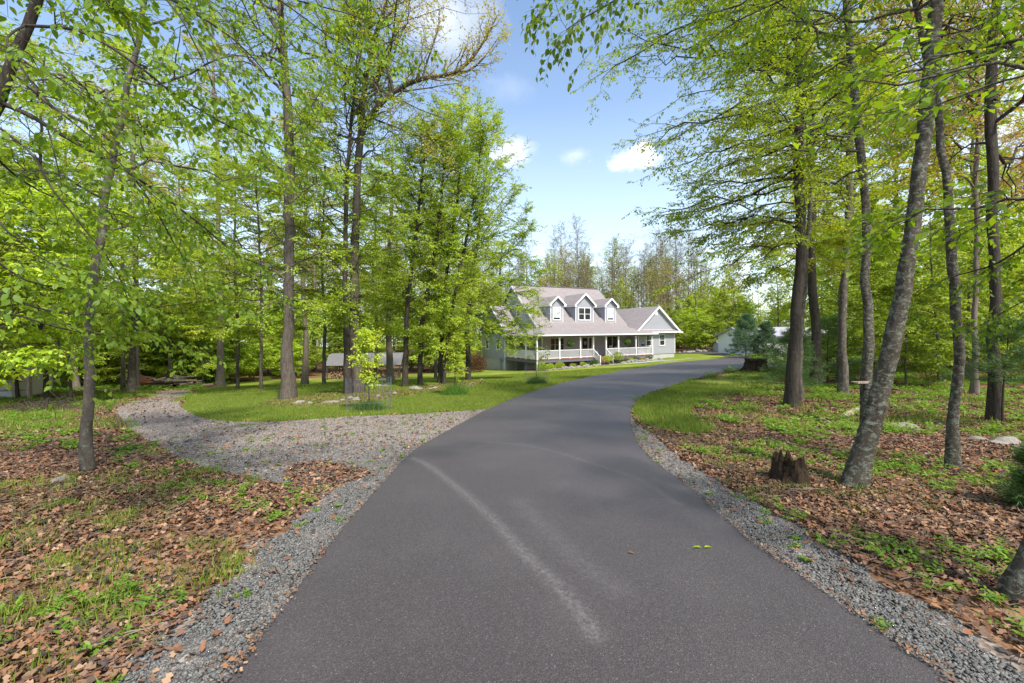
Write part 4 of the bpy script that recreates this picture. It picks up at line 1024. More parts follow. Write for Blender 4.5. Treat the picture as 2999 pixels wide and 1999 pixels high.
# ================================================================== TREES
def tree_geo(rg, path, rad, cfg):
    """path (K,3), rad (K,). returns wood Geo, leaf Geo"""
    wood, leaf = Geo(), Geo()
    path = np.asarray(path, float); rad = np.asarray(rad, float)
    K = cfg.get('K', 28)
    # resample by arc length
    d = np.concatenate([[0], np.cumsum(np.linalg.norm(np.diff(path, axis=0), axis=1))]); t = np.linspace(0, 1, K)
    P = np.stack([np.interp(t*d[-1], d, path[:, i]) for i in range(3)], 1); R = np.interp(t*d[-1], d, rad)
    # smooth
    for _ in range(2): P[1:-1] = (P[:-2]+2*P[1:-1]+P[2:])/4
    P[1:] += np.cumsum(rg.normal(size=(K-1, 3))*[.0035, .0035, 0], 0)*d[-1]*cfg.get('wob', .5)
    for rt, ra in cfg.get('rings', ()): R = R*(1+ra*np.exp(-((t-rt)/.004)**2))
    flare = cfg.get('flare', .5); R = R*(1+flare*np.exp(-t*d[-1]/(.28)))
    if cfg.get('trunk', True):
        M_ = cfg.get('sides', 14)
        V, Q = tubes(P[None], R[None], M_)
        # irregular bole: buttresses and knots
        k = len(V)//M_; a = np.tile(np.arange(M_)*2*PI/M_, k).reshape(k, M_); c = P[:, None, :]
        Vr = V.reshape(k, M_, 3); ph = rg.uniform(0, 6, 3)
        am = .05*np.sin(3*a+ph[0]+t[:, None]*9)+.04*np.sin(2*a+ph[1]-t[:, None]*14)+.14*flare*np.sin(4*a+ph[2])*np.exp(-t*d[-1]/.25)[:, None] + .03*rg.normal(size=a.shape)
        Vr = c+(Vr-c)*(1+am)[..., None]
        Vr[0, :, 2] -= .15
        wood.add((Vr.reshape(-1, 3), Q))
    PT, RT = P[None], R[None]
    n1 = cfg['n1']; H = d[-1]; cr = cfg['R']; h0 = cfg['h0']; prof = cfg.get('prof', 'oval')
    def L1(s, Lb):
        q = (s-h0)/(1-h0)
        if prof == 'oval': f = np.sqrt(np.clip(1-(2*q-1)**2*.8, .05, 1))
        elif prof == 'cone': f = (1-q)**.8*.95+.08
        elif prof == 'vase': f = .45+.55*np.clip(q*1.6, 0, 1)*(1.15-q*.75)
        else: f = np.ones_like(q)*(1-.4*q)
        return cr*f
    L, LR = [], []
    s = h0+(1-h0)*((np.arange(n1)+rg.random(n1))/n1)*.985
    p, T = sample(PT, s[None]); p, T = p[0], T[0]
    az = np.arange(n1)*2.399+rg.normal(0, .5, n1)
    if 'az' in cfg: az = cfg['az'][0]+rg.uniform(-1, 1, n1)*cfg['az'][1]
    el = cfg['e0']+(cfg['e1']-cfg['e0'])*((s-h0)/(1-h0))+rg.normal(0, .12, n1)
    D = np.stack([np.cos(az)*np.cos(el), np.sin(az)*np.cos(el), np.sin(el)], 1)
    Ln = L1(s, 0)*(.65+.55*rg.random(n1)); kk = np.linspace(0, 1, 9)
    B1 = p[:, None]+Ln[:, None, None]*D[:, None]*kk[None, :, None]
    B1[..., 2] += cfg.get('curve', -.15)*Ln[:, None]*kk[None]**2
    w_ = np.cumsum(rg.normal(size=(n1, 9, 3))*cfg.get('w1', .035), 1); w_ -= w_[:, :1]; B1 += w_*Ln[:, None, None]
    rs = np.interp(s, t, R)
    r1 = np.minimum(rs*.55, cfg.get('lr', .006)+cfg.get('lk', .0075)*Ln)[:, None]*(1-.82*kk[None])
    wood.add(tubes(B1, r1, 6))
    B2, r2 = sprout(rg, B1, r1, cfg['n2'], .16, 1.0, cfg.get('a2', .85), cfg.get('roll', .35), lambda s, Lb: Lb*(.18+.42*(1-s)), 6, sag=cfg.get('sag2', .1), wob=.05, elev=cfg.get('up2', 0))
    wood.add(tubes(B2, np.maximum(r2, cfg.get('rmin2', .003)), 4))
    B3, r3 = sprout(rg, B2, r2, cfg['n3'], .12, 1.0, .75, cfg.get('roll', .35), lambda s, Lb: cfg['l3']*(.6+.6*(1-s)), 3, sag=.15, wob=.05, elev=cfg.get('up2', 0)*.5)
    if cfg.get('twigs', True): wood.add(tubes(B3, np.maximum(r3*.8, cfg.get('rmin3', .0018)), 3))
    if cfg['nl'] > 0:
        lf = cfg['leaf']*1.17; kw = dict(droop=cfg.get('droop', .3), tilt=cfg.get('tilt', .4), hi=cfg.get('hi', False))
        keep = rg.random(len(B3)) < cfg.get('keep', 1.0)
        leaf.add(leafset(rg, B3[keep], cfg['nl'], lf, lf*cfg.get('asp', .6), 0.0, **kw))
        leaf.add(leafset(rg, B2, max(1, cfg['nl']//2), lf, lf*cfg.get('asp', .6), .35, **kw))
    return wood, leaf
def build_tree(name, path, rad, cfg, bark, leafm, label, cat='tree', group=None, seed=1, base=None):
    rg = np.random.default_rng(seed)
    base = np.asarray(path[0] if base is None else base, float)
    wg, lg = tree_geo(rg, np.asarray(path, float)-base, rad, cfg)
    e = empty(name, tuple(base), 0, label, cat, group)
    wg.build('trunk', M[bark], e, smooth=True)
    if lg.V: lg.build('crown', M[leafm], e)
    return e
def upath(h, lean=(0, 0), n=6, seed=0, bend=.15):
    rg = np.random.default_rng(seed); t = np.linspace(0, 1, n)
    x = lean[0]*t+bend*np.sin(t*3+rg.uniform(0, 6))*t; y = lean[1]*t+bend*np.sin(t*2.6+rg.uniform(0, 6))*t
    return np.stack([x, y, h*t], 1)
# configurations by habit
CF = {
 'beech': dict(n1=32, n2=10, n3=7, nl=11, R=3.6, h0=.16, e0=.05, e1=.75, leaf=.085, l3=.42, roll=.25, curve=-.08, flare=.35),
 'birch': dict(n1=34, n2=9, n3=7, nl=9, R=2.3, h0=.14, e0=.5, e1=1.15, leaf=.08, l3=.36, roll=.7, curve=.12, tilt=.8, prof='oval', flare=.3),
 'oak':   dict(lk=.013, n1=18, n2=11, n3=9, nl=5, R=5.0, h0=.50, e0=.35, e1=1.1, leaf=.085, l3=.5, roll=1.1, curve=.22, tilt=1.0, w1=.07, keep=.75, flare=.5, rmin3=.004, rmin2=.007),
 'bare':  dict(lk=.013, n1=16, n2=10, n3=8, nl=2, R=3.4, h0=.45, e0=.6, e1=1.25, leaf=.11, l3=.55, roll=1.2, curve=.25, tilt=1.0, w1=.06, keep=.35, rmin3=.007, rmin2=.012),
 'pine':  dict(n1=44, n2=10, n3=8, nl=0, R=2.0, h0=.10, e0=-.05, e1=.7, leaf=.1, l3=.25, roll=.4, curve=.1, prof='cone', twigs=False),
}
def cfg(base, **k): c = dict(CF[base]); c.update(k); return c

# ---- prototypes for the woods -----------------------------------------
protos = {}
def proto(key, h, lean, base, bark, leafm, r0, seed, **k):
    P = upath(h, lean, seed=seed, bend=.3); t = np.linspace(0, 1, len(P)); R = r0*(1-.85*t**.9)
    c = cfg(base, **k); c['sides'] = 8
    rg = np.random.default_rng(seed); wg, lg = tree_geo(rg, P, R, c)
    e = empty('tree', (0, 0, -200)); wg.build('trunk', M[bark], e, smooth=True); lg.build('crown', M[leafm], e)
    protos[key] = e
    return e
W_LEAF = dict(leaf=.15, n3=6, nl=7)
proto('u1', 9, (.4, .2), 'beech', 'bark_beech', 'leaf_beech', .085, 21, **W_LEAF, n2v=0)
proto('u2', 7, (-.3, .3), 'beech', 'bark_beech', 'leaf_beech', .07, 22, **W_LEAF)
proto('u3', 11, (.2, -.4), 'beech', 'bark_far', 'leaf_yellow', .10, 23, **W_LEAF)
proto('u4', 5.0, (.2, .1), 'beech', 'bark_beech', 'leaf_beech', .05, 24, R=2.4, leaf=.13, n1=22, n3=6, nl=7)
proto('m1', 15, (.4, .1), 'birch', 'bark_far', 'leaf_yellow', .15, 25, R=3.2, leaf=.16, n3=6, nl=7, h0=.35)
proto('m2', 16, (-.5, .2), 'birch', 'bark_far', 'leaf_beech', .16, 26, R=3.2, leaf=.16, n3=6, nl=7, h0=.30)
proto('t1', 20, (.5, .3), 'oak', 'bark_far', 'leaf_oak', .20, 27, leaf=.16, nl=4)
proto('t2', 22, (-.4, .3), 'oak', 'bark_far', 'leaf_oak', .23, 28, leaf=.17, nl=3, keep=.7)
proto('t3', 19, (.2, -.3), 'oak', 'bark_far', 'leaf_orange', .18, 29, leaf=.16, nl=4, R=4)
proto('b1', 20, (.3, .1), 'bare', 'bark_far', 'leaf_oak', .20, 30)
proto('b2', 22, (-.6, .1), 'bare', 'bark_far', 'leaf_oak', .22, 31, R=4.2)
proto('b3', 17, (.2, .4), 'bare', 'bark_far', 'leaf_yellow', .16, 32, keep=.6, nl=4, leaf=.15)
used_proto = set()
def plant(key, x, y, s, label, group, rz=None):
    e = protos[key]
    if key in used_proto: e = copy_tree(e)
    used_proto.add(key)
    e.location = (x, y, g1(x, y)-.1); e.scale = (s, s, s*rnd.uniform(.9, 1.1)); e.rotation_euler = (rnd.uniform(-.03, .03), rnd.uniform(-.03, .03), rnd.uniform(0, 6.28) if rz is None else rz)
    e['label'] = label; e['category'] = 'tree'; e['group'] = group
    return e
house_rect = np.array([hw(a, b) for a, b in ((-2.5, -4), (26, -4), (26, 17), (-3.5, 17))])
def blocked(x, y):
    X, Y = np.array([x]), np.array([y])
    for P in (P_lawn, P_grav, P_gravR, road_poly, P_park, house_rect, P_strip):
        if inside(P, X, Y)[0]: return True
    return False
placed = []
def far_enough(x, y, d):
    for a, b in placed:
        if (a-x)**2+(b-y)**2 < d*d: return False
    return True
def wood(n, fx, fy, keys, sc, sep, label, group, rule=None):
    k = 0; tries = 0
    while k < n and tries < n*60:
        tries += 1
        x = rnd.uniform(*fx); y = rnd.uniform(*fy)
        if rule and not rule(x, y): continue
        if blocked(x, y) or not far_enough(x, y, sep): continue
        placed.append((x, y)); plant(rnd.choice(keys), x, y, rnd.uniform(*sc), label, group); k += 1
R_ = lambda x, y: x/y
# left woods
wood(84, (-56, -4), (26, 66), ['u1', 'u2', 'u1', 'u4'], (.75, 1.15), 2.1, 'bright green young beech in the woods left of the house', 'young beeches in the left woods', lambda x, y: -1.25 < R_(x, y) < -.10 and not (-.46 < R_(x, y) < -.20 and y < 60) and not (-1.15 < R_(x, y) < -.56 and y < 36.5))
wood(24, (-60, -6), (34, 80), ['m1', 'm2', 'u3'], (.85, 1.2), 3, 'tall slender green tree in the woods left of the house', 'tall green trees in the left woods', lambda x, y: -1.25 < R_(x, y) < -.06 and not (-.44 < R_(x, y) < -.22 and y < 57))
wood(30, (-60, -2), (30, 90), ['t1', 't2', 't3', 't1'], (.8, 1.15), 3, 'tall oak with thin yellow new leaves in the woods left of the house', 'oaks in the left woods', lambda x, y: -1.25 < R_(x, y) < -.05 and not (-.44 < R_(x, y) < -.22 and y < 57))
wood(6, (-34, -16), (14, 27), ['u1', 'u2', 'u3'], (.7, 1.05), 2.5, 'bright green young beech at the edge of the gravel lane', 'young beeches beside the gravel lane', lambda x, y: -1.32 < R_(x, y) < -1.17)
# behind the house
wood(52, (-12, 46), (74, 106), ['b1', 'b2', 'b1', 'b3'], (.78, 1.1), 2.0, 'tall grey nearly leafless tree rising behind the house roof', 'bare topped trees behind the house', lambda x, y: -.10 < R_(x, y) < .42)
wood(54, (-8, 50), (72, 112), ['b3', 'm1', 't3', 't1', 'u3', 'm2'], (.6, .85), 2.5, 'yellow green tree in early leaf behind the house', 'trees in early leaf behind the house', lambda x, y: -.06 < R_(x, y) < .52)
wood(22, (20, 50), (70, 88), ['u1', 'u2', 'u4'], (.8, 1.1), 2.2, 'low bright green tree at the back edge of the parking area', 'low trees behind the parking area', lambda x, y: .26 < R_(x, y) < .62)
# right woods
wood(34, (9, 50), (16, 60), ['u1', 'u2', 'u4', 'u1'], (.7, 1.0), 2.8, 'bright green young beech in the woods right of the driveway', 'young beeches in the right woods', lambda x, y: .66 < R_(x, y) < 1.3)
wood(22, (12, 60), (20, 75), ['m1', 'm2', 't3', 't1'], (.8, 1.1), 3, 'tall slender tree in the woods right of the driveway', 'tall trees in the right woods', lambda x, y: .50 < R_(x, y) < 1.3)
wood(7, (17, 34), (38, 62), ['m1', 'u3', 'm2'], (.7, .95), 3, 'leafy green tree standing round the pale outbuilding', 'trees round the pale outbuilding', lambda x, y: .45 < R_(x, y) < .62)
# drop the prototypes that were never planted
for k in list(protos):
    if k not in used_proto:
        for c_ in list(protos[k].children): bpy.data.objects.remove(c_)
        bpy.data.objects.remove(protos[k])

# ---- individual trees that can be recognised one by one ---------------
def ppath(pts, dep, ext=None):
    """pts: (vx, vy, width) in survey units at distance dep; first = base on the ground"""
    P = []; Rr = []
    for q in pts:
        dd = dep if len(q) < 4 else q[3]
        p = at(q[0], q[1], dd); P.append(tuple(p)); Rr.append(q[2]*VS*dd/F_PX/2/math.sqrt(1+(p.x/p.y)**2)*.93)
    P[0] = (P[0][0], P[0][1], g1(P[0][0], P[0][1])-.05)
    return P, Rr
def bough_geo(rg, lines, n2=12, n3=6, nl=7, leaf=.07, L2=.55, l3=.28, r0=.012, droop=.55, hi=True, m=5, sag=.30, ang=.85, roll=.45, up=0):
    wg, lg = Geo(), Geo()
    for pts, r in lines:
        P = np.array([tuple(at(*q)) for q in pts]); P = densify(P, 4, False)
        t = np.linspace(0, 1, len(P)); R = r*(1-.8*t)
        P = P+np.cumsum(rg.normal(size=P.shape)*.004, 0)
        wg.add(tubes(P[None], R[None], 7))
        Lb = np.linalg.norm(np.diff(P, axis=0), axis=1).sum(); n = max(4, int(Lb*n2/2.0))
        B2, r2 = sprout(rg, P[None], R[None], n, .05, 1.0, ang, roll, lambda s, L_: L2*(.5+.8*(1-s))*np.ones_like(s), 6, sag=sag, wob=.05, rmul=.45, elev=up)
        wg.add(tubes(B2, np.maximum(r2, .0018), 4))
        B3, r3 = sprout(rg, B2, r2, n3, .15, 1.0, .7, roll, lambda s, L_: l3*(.5+.6*(1-s)), 4, sag=sag, wob=.04, elev=up*.5)
        wg.add(tubes(B3, np.maximum(r3*.7, .0012), 3))
        lg.add(leafset(rg, B3, nl, leaf, leaf*.62, .05, droop=droop, tilt=.55, hi=hi)); lg.add(leafset(rg, B2, nl, leaf, leaf*.62, .2, droop=droop, tilt=.55, hi=hi))
    return wg, lg
def merge(a, b):
    off = a.n
    for V in b.V: a.V.append(V)
    for F in b.F: a.F.append(F+off)
    a.n += b.n
def hero(pts, dep, c, bark, leafm, label, seed, name='tree', group=None, extra=None, ekw={}):
    P, Rr = ppath(pts, dep)
    if not extra: return build_tree(name, P, Rr, c, bark, leafm, label, 'tree', group, seed)
    rg = np.random.default_rng(seed); b0 = np.array(P[0]); wg, lg = tree_geo(rg, np.array(P)-b0, Rr, c)
    w2, l2 = bough_geo(rg, [([(q[0], q[1], q[2] if len(q) > 2 else dep) for q in L_], r_) for L_, r_ in extra], **ekw)
    for g_ in (w2, l2):
        for V in g_.V: V -= b0
    merge(wg, w2); merge(lg, l2)
    e = empty(name, P[0], 0, label, 'tree', group); wg.build('trunk', M[bark], e, smooth=True); lg.build('crown', M[leafm], e); return e
gd = lambda vx, vy: ground(vx, vy).y
# near left leaning grey beech
hero([(205,1082,38),(200,930,30),(208,800,27),(228,640,25),(245,500,23),(265,400,21),(290,290,18),(318,150,15),(338,0,13),(352,-200,10),(360,-420,5)], gd(205,1082),
     cfg('beech', n1=22, n2=9, n3=7, nl=8, R=2.7, h0=.36, leaf=.062, l3=.34, e0=.15, e1=.9, flare=.25, roll=.3, hi=False), 'bark_beech', 'leaf_front', 'slender grey beech standing alone in the leaves left of the gravel lane', 101, 'beech_tree')
# big oak by the lawn
hero([(660,917,40),(657,800,29),(655,650,27),(650,500,25),(648,380,24),(652,240,24),(650,120,20),(640,-60,14),(640,-260,7)], gd(660,917),
     cfg('oak', n1=18, R=4.6, h0=.50, leaf=.08, n2=11, n3=8, nl=6, keep=.9, flare=.3, sides=18), 'bark_oak', 'leaf_beech', 'thick straight oak trunk at the left end of the mulch bed beside the lawn', 102, 'oak_tree', extra=[
 ([(655,640),(600,600),(540,580),(490,590)], .035), ([(652,560),(600,500),(550,450),(510,400)], .035), ([(652,480),(710,430),(760,400),(800,400)], .035), ([(655,620),(710,590),(760,580),(790,600)], .035), ([(650,420),(590,360),(540,300),(500,230)], .035), ([(648,330),(700,270),(740,200),(760,130)], .035), ([(655,680),(700,690),(740,720)], .025), ([(655,690),(610,700),(560,740)], .025)],
 ekw=dict(leaf=.085, n2=9, n3=7, nl=7, L2=1.0, l3=.45, droop=.3, hi=False, sag=.15, ang=.8, roll=.45))
# two trunk pair
d3 = gd(812, 905)
hero([(822,893,32),(815,760,24),(812,620,21),(815,500,20),(818,360,18),(830,230,15),(850,100,12),(900,-60,6)], d3+.6,
     cfg('oak', n1=16, R=5.6, h0=.55, leaf=.085, n2=11, n3=8, nl=4, keep=.7, flare=.3, curve=.3, sides=16), 'bark_oak', 'leaf_oak', 'tall oak with the thicker trunk of the touching pair in the middle of the lawn', 103, 'oak_tree', extra=[
 ([(822,330),(850,270),(905,212),(970,182),(1030,172),(1068,152),(1095,120),(1120,80),(1140,40)], .13), ([(1030,172),(1080,160),(1120,120),(1148,80)], .05), ([(970,182),(985,130),(1005,70),(1010,20)], .05), ([(905,212),(890,150),(905,80),(940,10),(960,-60)], .07), ([(905,212),(960,205),(1020,195),(1060,190)], .04), ([(850,270),(930,300),(990,330),(1010,390)], .05)],
 ekw=dict(leaf=.10, n2=9, n3=8, nl=4, L2=1.3, l3=.6, droop=.2, hi=False, sag=-.1, ang=.8, roll=1.3, up=.35))
hero([(800,902,22),(790,760,15),(785,600,12),(782,450,11),(790,330,9),(800,180,6),(805,60,3)], d3,
     cfg('birch', n1=40, R=3.5, h0=.18, leaf=.085, roll=.5, nl=9, n2=10, n3=8), 'bark_dark', 'leaf_beech', 'darker slim tree leaning against the thick oak in the middle of the lawn', 104)
# birch and beech clump left of the house
for i, (pts, R0, lab, sd) in enumerate((
    ([(930,885,16),(935,780,12),(945,650,10),(960,520,8),(972,400,6),(985,300,3)], 2.5, 'leftmost slim tree of the bright green clump left of the house', 111),
    ([(965,882,14),(968,760,11),(990,640,9),(1010,500,7),(1020,390,5),(1030,330,2.5)], 2.4, 'slim leaning tree, second from the left in the bright green clump', 112),
    ([(1010,876,13),(1012,760,10),(1022,620,8),(1045,480,7),(1052,380,5),(1056,262,2.5)], 2.5, 'tallest slim tree of the bright green clump left of the house', 113),
    ([(1020,878,9),(1030,760,8),(1060,600,7),(1085,480,5),(1100,400,3),(1108,310,2)], 2.4, 'slim tree leaning right in the bright green clump left of the house', 114),
    ([(1075,870,14),(1073,760,11),(1088,640,9),(1105,520,7),(1120,420,5),(1130,345,2.5)], 3.1, 'rightmost slim tree of the bright green clump, nearest the house', 115))):
    hero(pts, gd(pts[0][0], pts[0][1]+4), cfg('birch', n1=38, R=R0*(1.25 if i == 4 else 1.1), h0=.15, n2=9, n3=7, nl=9, leaf=.085, e0=.25, e1=1.2, roll=.6), 'bark_dark', 'leaf_beech' if i != 2 else 'leaf_yellow', lab, sd, 'birch_tree',
         extra=None if i < 3 else ([([(1090,560),(1130,510),(1165,470),(1185,430)], .035), ([(1090,640),(1140,600),(1190,560),(1215,520)], .035), ([(1085,690),(1140,660),(1195,640),(1235,625)], .035), ([(1080,730),(1130,715),(1180,710),(1228,715)], .035), ([(1078,770),(1120,760),(1160,762),(1200,775)], .03), ([(1085,740),(1050,720),(1000,700),(960,690)], .03), ([(1095,600),(1150,580),(1200,590),(1225,600)], .03), ([(1082,700),(1130,690),(1180,672),(1215,668)], .03), ([(1080,750),(1120,745),(1165,738),(1205,745)], .03), ([(1085,560),(1130,545),(1175,530),(1210,480)], .03), ([(1083,720),(1115,740),(1150,770),(1175,800)], .025)] if i == 4 else [([(1060,600),(1000,560),(950,500),(920,440)], .03), ([(1030,760),(980,730),(930,715),(890,710)], .03)]),
         ekw=dict(leaf=.10, n2=14, n3=8, nl=11, L2=1.3, l3=.5, droop=.3, hi=False, sag=.12, ang=.8, roll=.5, up=.1))
# left woodland individuals
for pts, lab, sd, lf, bk in (
    ([(107,918,18),(105,830,13),(100,700,11),(106,520,10),(112,330,8),(118,120,4)], 'short forked trunk on the left grass in front of the cream building', 121, 'leaf_beech', 'bark_dark'),
    ([(305,903,26),(308,800,17),(312,650,15),(312,480,13),(318,300,11),(320,80,6)], 'grey trunk left of the gravel lane, just behind the slender beech', 122, 'leaf_yellow', 'bark_beech'),
    ([(507,886,22),(508,760,14),(502,600,12),(494,420,11),(490,250,9),(486,60,5)], 'straight brown trunk right of the log pile at the end of the gravel lane', 123, 'leaf_oak', 'bark_far'),
    ([(283,900,14),(285,780,10),(290,600,9),(288,400,7),(280,250,4)], 'thin trunk immediately left of the log pile', 124, 'leaf_yellow', 'bark_beech'),
    ([(45,918,12),(44,820,9),(50,700,8),(46,540,7),(40,380,4)], 'thin dark trunk in front of the cream building at the left edge', 125, 'leaf_beech', 'bark_dark'),
    ([(700,872,18),(702,760,12),(700,600,11),(704,420,9),(700,250,5)], 'brown trunk between the thick oak and the oak pair', 126, 'leaf_oak', 'bark_far'),
    ([(898,862,20),(896,780,14),(893,640,12),(896,500,9),(900,360,5)], 'trunk standing beside the dark roofed wood shed', 127, 'leaf_beech', 'bark_far')):
    hero(pts, min(34, gd(pts[0][0], pts[0][1])), cfg('beech', R=3.0, h0=.33, nl=8, leaf=.10, n1=24), bk, lf, lab, sd)
# right hand trees
hero([(1962,1118,66),(1985,1030,56),(2012,930,50),(2038,830,47),(2062,720,45),(2082,600,43),(2100,480,42),(2116,340,41),(2128,200,40),(2140,60,38),(2150,-80,34),(2160,-300,24),(2165,-600,8)], gd(1962,1118),
     cfg('beech', n1=14, R=2.9, h0=.62, leaf=.06, n2=8, n3=6, nl=7, flare=.3, e0=.2, e1=.8, sides=28, K=150, rings=((.215, .13), (.12, .08), (.245, .05), (.40, .05)), wob=.1), 'bark_lichen', 'leaf_front', 'large leaning lichen covered beech on the right, nearest the driveway', 131, 'beech_tree')
hero([(2188,1075,40),(2190,960,31),(2195,820,29),(2188,680,28),(2178,540,26),(2165,420,24),(2152,300,22),(2140,180,18),(2112,90,16),(2095,0,15),(2080,-150,10),(2070,-350,5)], gd(2188,1075),
     cfg('beech', n1=12, R=2.4, h0=.60, leaf=.06, n2=8, n3=6, nl=7, flare=.35, sides=18), 'bark_lichen', 'leaf_front', 'slimmer pale lichen spotted beech just right of the big leaning beech', 132, 'beech_tree')
d6 = 9.5
hero([(1992,950,34),(2000,830,28),(2003,700,26),(1996,560,24),(1985,420,22),(1975,280,21),(1964,130,20),(1955,0,18),(1948,-160,12),(1945,-320,6)], d6,
     cfg('beech', n1=22, R=3.4, h0=.42, leaf=.07, n2=9, n3=7, nl=7, flare=.2, sides=18, az=(PI*.7, 1.3)), 'bark_lichen', 'leaf_beech', 'mottled beech trunk just left behind the big leaning beech, with a feeder tray on it', 133, 'beech_tree')
hero([(1816,935,38),(1820,820,30),(1826,700,28),(1830,560,27),(1832,420,26),(1834,280,24),(1836,100,21),(1838,-80,15),(1838,-300,7)], gd(1816,935),
     cfg('beech', n1=34, R=4.9, h0=.28, leaf=.075, n2=11, n3=8, nl=9, flare=.2, sides=18, az=(PI*.9, 1.0), e0=-.1, e1=.6), 'bark_dark', 'leaf_beech', 'straight dark trunk at the left edge of the right woods, thicker of a touching pair', 134)
hero([(1838,925,17),(1842,800,14),(1845,650,13),(1850,480,12),(1854,300,10),(1858,120,6)], gd(1838,925)+.3,
     cfg('beech', n1=20, R=2.6, h0=.40, leaf=.08), 'bark_beech', 'leaf_yellow', 'thin paler trunk touching the straight dark trunk on the right', 135)
hero([(1936,908,30),(1934,800,21),(1938,660,20),(1940,520,19),(1944,380,18),(1948,240,15),(1950,80,10),(1950,-60,5)], gd(1936,908),
     cfg('beech', n1=22, R=3.6, h0=.42, leaf=.08, n3=7, nl=8, az=(PI*.6, 1.6)), 'bark_beech', 'leaf_yellow', 'straight grey trunk between the dark pair and the big leaning beech', 136)
hero([(1876,865,34),(1872,760,24),(1868,620,22),(1862,480,20),(1856,340,18),(1850,190,14),(1845,30,8)], 19,
     cfg('beech', n1=22, R=4.0, h0=.40, leaf=.09, az=(PI*.6, 1.8)), 'bark_dark', 'leaf_yellow', 'dark trunk behind the pine boughs right of the dark pair', 137)
hero([(2285,935,40),(2288,820,33),(2287,680,31),(2286,540,30),(2282,400,30),(2280,260,30),(2288,130,28),(2294,0,26),(2300,-160,18),(2305,-340,8)], 9.6,
     cfg('oak', n1=14, R=3.6, h0=.45, leaf=.07, nl=7, keep=.9, flare=.4, sides=18), 'bark_dark', 'leaf_orange', 'dark thick trunk near the right edge with bronze leaves high up', 138, 'oak_tree')
hero([(2238,900,22),(2240,760,16),(2238,600,15),(2240,420,14),(2242,250,13),(2238,120,10),(2236,20,5)], 15,
     cfg('oak', n1=16, R=3.6, h0=.5, leaf=.09, nl=5), 'bark_far', 'leaf_orange', 'thinner brown trunk behind, between the two trunks at the far right', 139)
# trunk foot at the right bottom corner
hero([(2330,1388,96),(2372,1270,78),(2420,1120,70),(2480,900,64),(2540,600,60),(2600,250,50),(2640,-100,30)], 2.75,
     cfg('beech', n1=10, R=1.7, h0=.62, leaf=.06, n2=7, n3=6, nl=6, flare=.3, sides=24), 'bark_lichen', 'leaf_front', 'lichen covered tree foot cut off by the bottom right corner', 140, 'beech_tree')

# ---- foreground overhanging boughs (part of trees rooted beside the camera)
rg = np.random.default_rng(5)
P, Rr = ppath([(-330,1500,62),(-300,1100,52),(-210,800,48),(-110,520,46),(-30,340,38),(6,240,36),(42,140,33),(78,50,30),(110,-80,28),(150,-260,16),(170,-400,6)], 3.6)
t0 = empty('beech_tree', P[0], 0, 'leaning beech at the left edge whose long boughs hang across the upper left', 'tree')
c0 = cfg('beech', n1=8, R=1.4, h0=.80, leaf=.06, n2=7, n3=6, nl=6, flare=.3, sides=18, hi=True)
wg, lg = tree_geo(np.random.default_rng(141), np.array(P)-np.array(P[0]), Rr, c0)
lines = [([(5,236,3.6),(80,270,3.65),(150,308,3.7),(290,385,3.9),(400,455,4.1),(480,520,4.4),(560,585,4.8),(640,610,5.2)], .020),
 ([(290,385,3.9),(350,470,4.0),(400,560,4.3),(440,640,4.6),(450,700,4.8)], .008),
 ([(-5,290,3.5),(70,355,3.45),(120,440,3.4),(200,540,3.5),(270,640,3.7),(300,720,3.9)], .010),
 ([(-60,640,3.4),(30,690,3.5),(130,720,3.7),(260,724,4.0),(380,708,4.4),(500,695,4.9),(570,700,5.4)], .010),
 ([(-60,700,3.3),(60,732,3.4),(150,760,3.6),(260,780,4.0),(380,800,4.5),(440,815,4.9)], .008),
 ([(60,60,3.5),(180,70,3.2),(300,140,3.1),(400,215,3.3),(520,290,3.6),(650,350,4.1),(760,390,4.5)], .012),
 ([(110,-80,3.6),(300,-40,3.6),(450,40,3.7),(560,120,3.9),(640,210,4.2),(700,290,4.4)], .012),
 ([(150,-200,3.6),(400,-120,3.7),(620,-20,3.9),(760,80,4.2),(850,150,4.5)], .012),
 ([(60,60,3.5),(20,90,2.9),(60,160,2.6),(140,190,2.6),(220,240,2.8)], .008),
 ([(-30,340,3.6),(-20,480,3.1),(60,570,3.0),(160,620,3.1),(260,640,3.3)], .008),]
lines += [([(42,140,3.6),(120,240,3.3),(230,330,3.2),(340,440,3.4),(430,520,3.8)], .008),
 ([(150,-260,3.6),(330,-60,3.2),(420,60,3.0),(470,160,3.1),(500,230,3.3)], .008),
 ([(620,-20,3.9),(760,20,4.2),(880,60,4.6),(960,110,4.9)], .008), ([(-30,340,3.6),(60,420,4.2),(180,470,4.8),(330,500,5.4),(520,500,6.2)], .010),
 ([(-100,520,3.6),(60,640,4.0),(240,660,4.6),(420,640,5.2),(640,660,6.0)], .010)]
w2, l2 = bough_geo(rg, lines, leaf=.054, n2=11, n3=5, nl=5)
b0 = np.array(P[0])
for V in w2.V: V -= b0
for V in l2.V: V -= b0
wg2 = wg
for V, F in zip(w2.V, w2.F): pass
merge(wg, w2); merge(lg, l2)
wg.build('trunk', M['bark_dark'], t0, smooth=True); lg.build('crown', M['leaf_front'], t0)
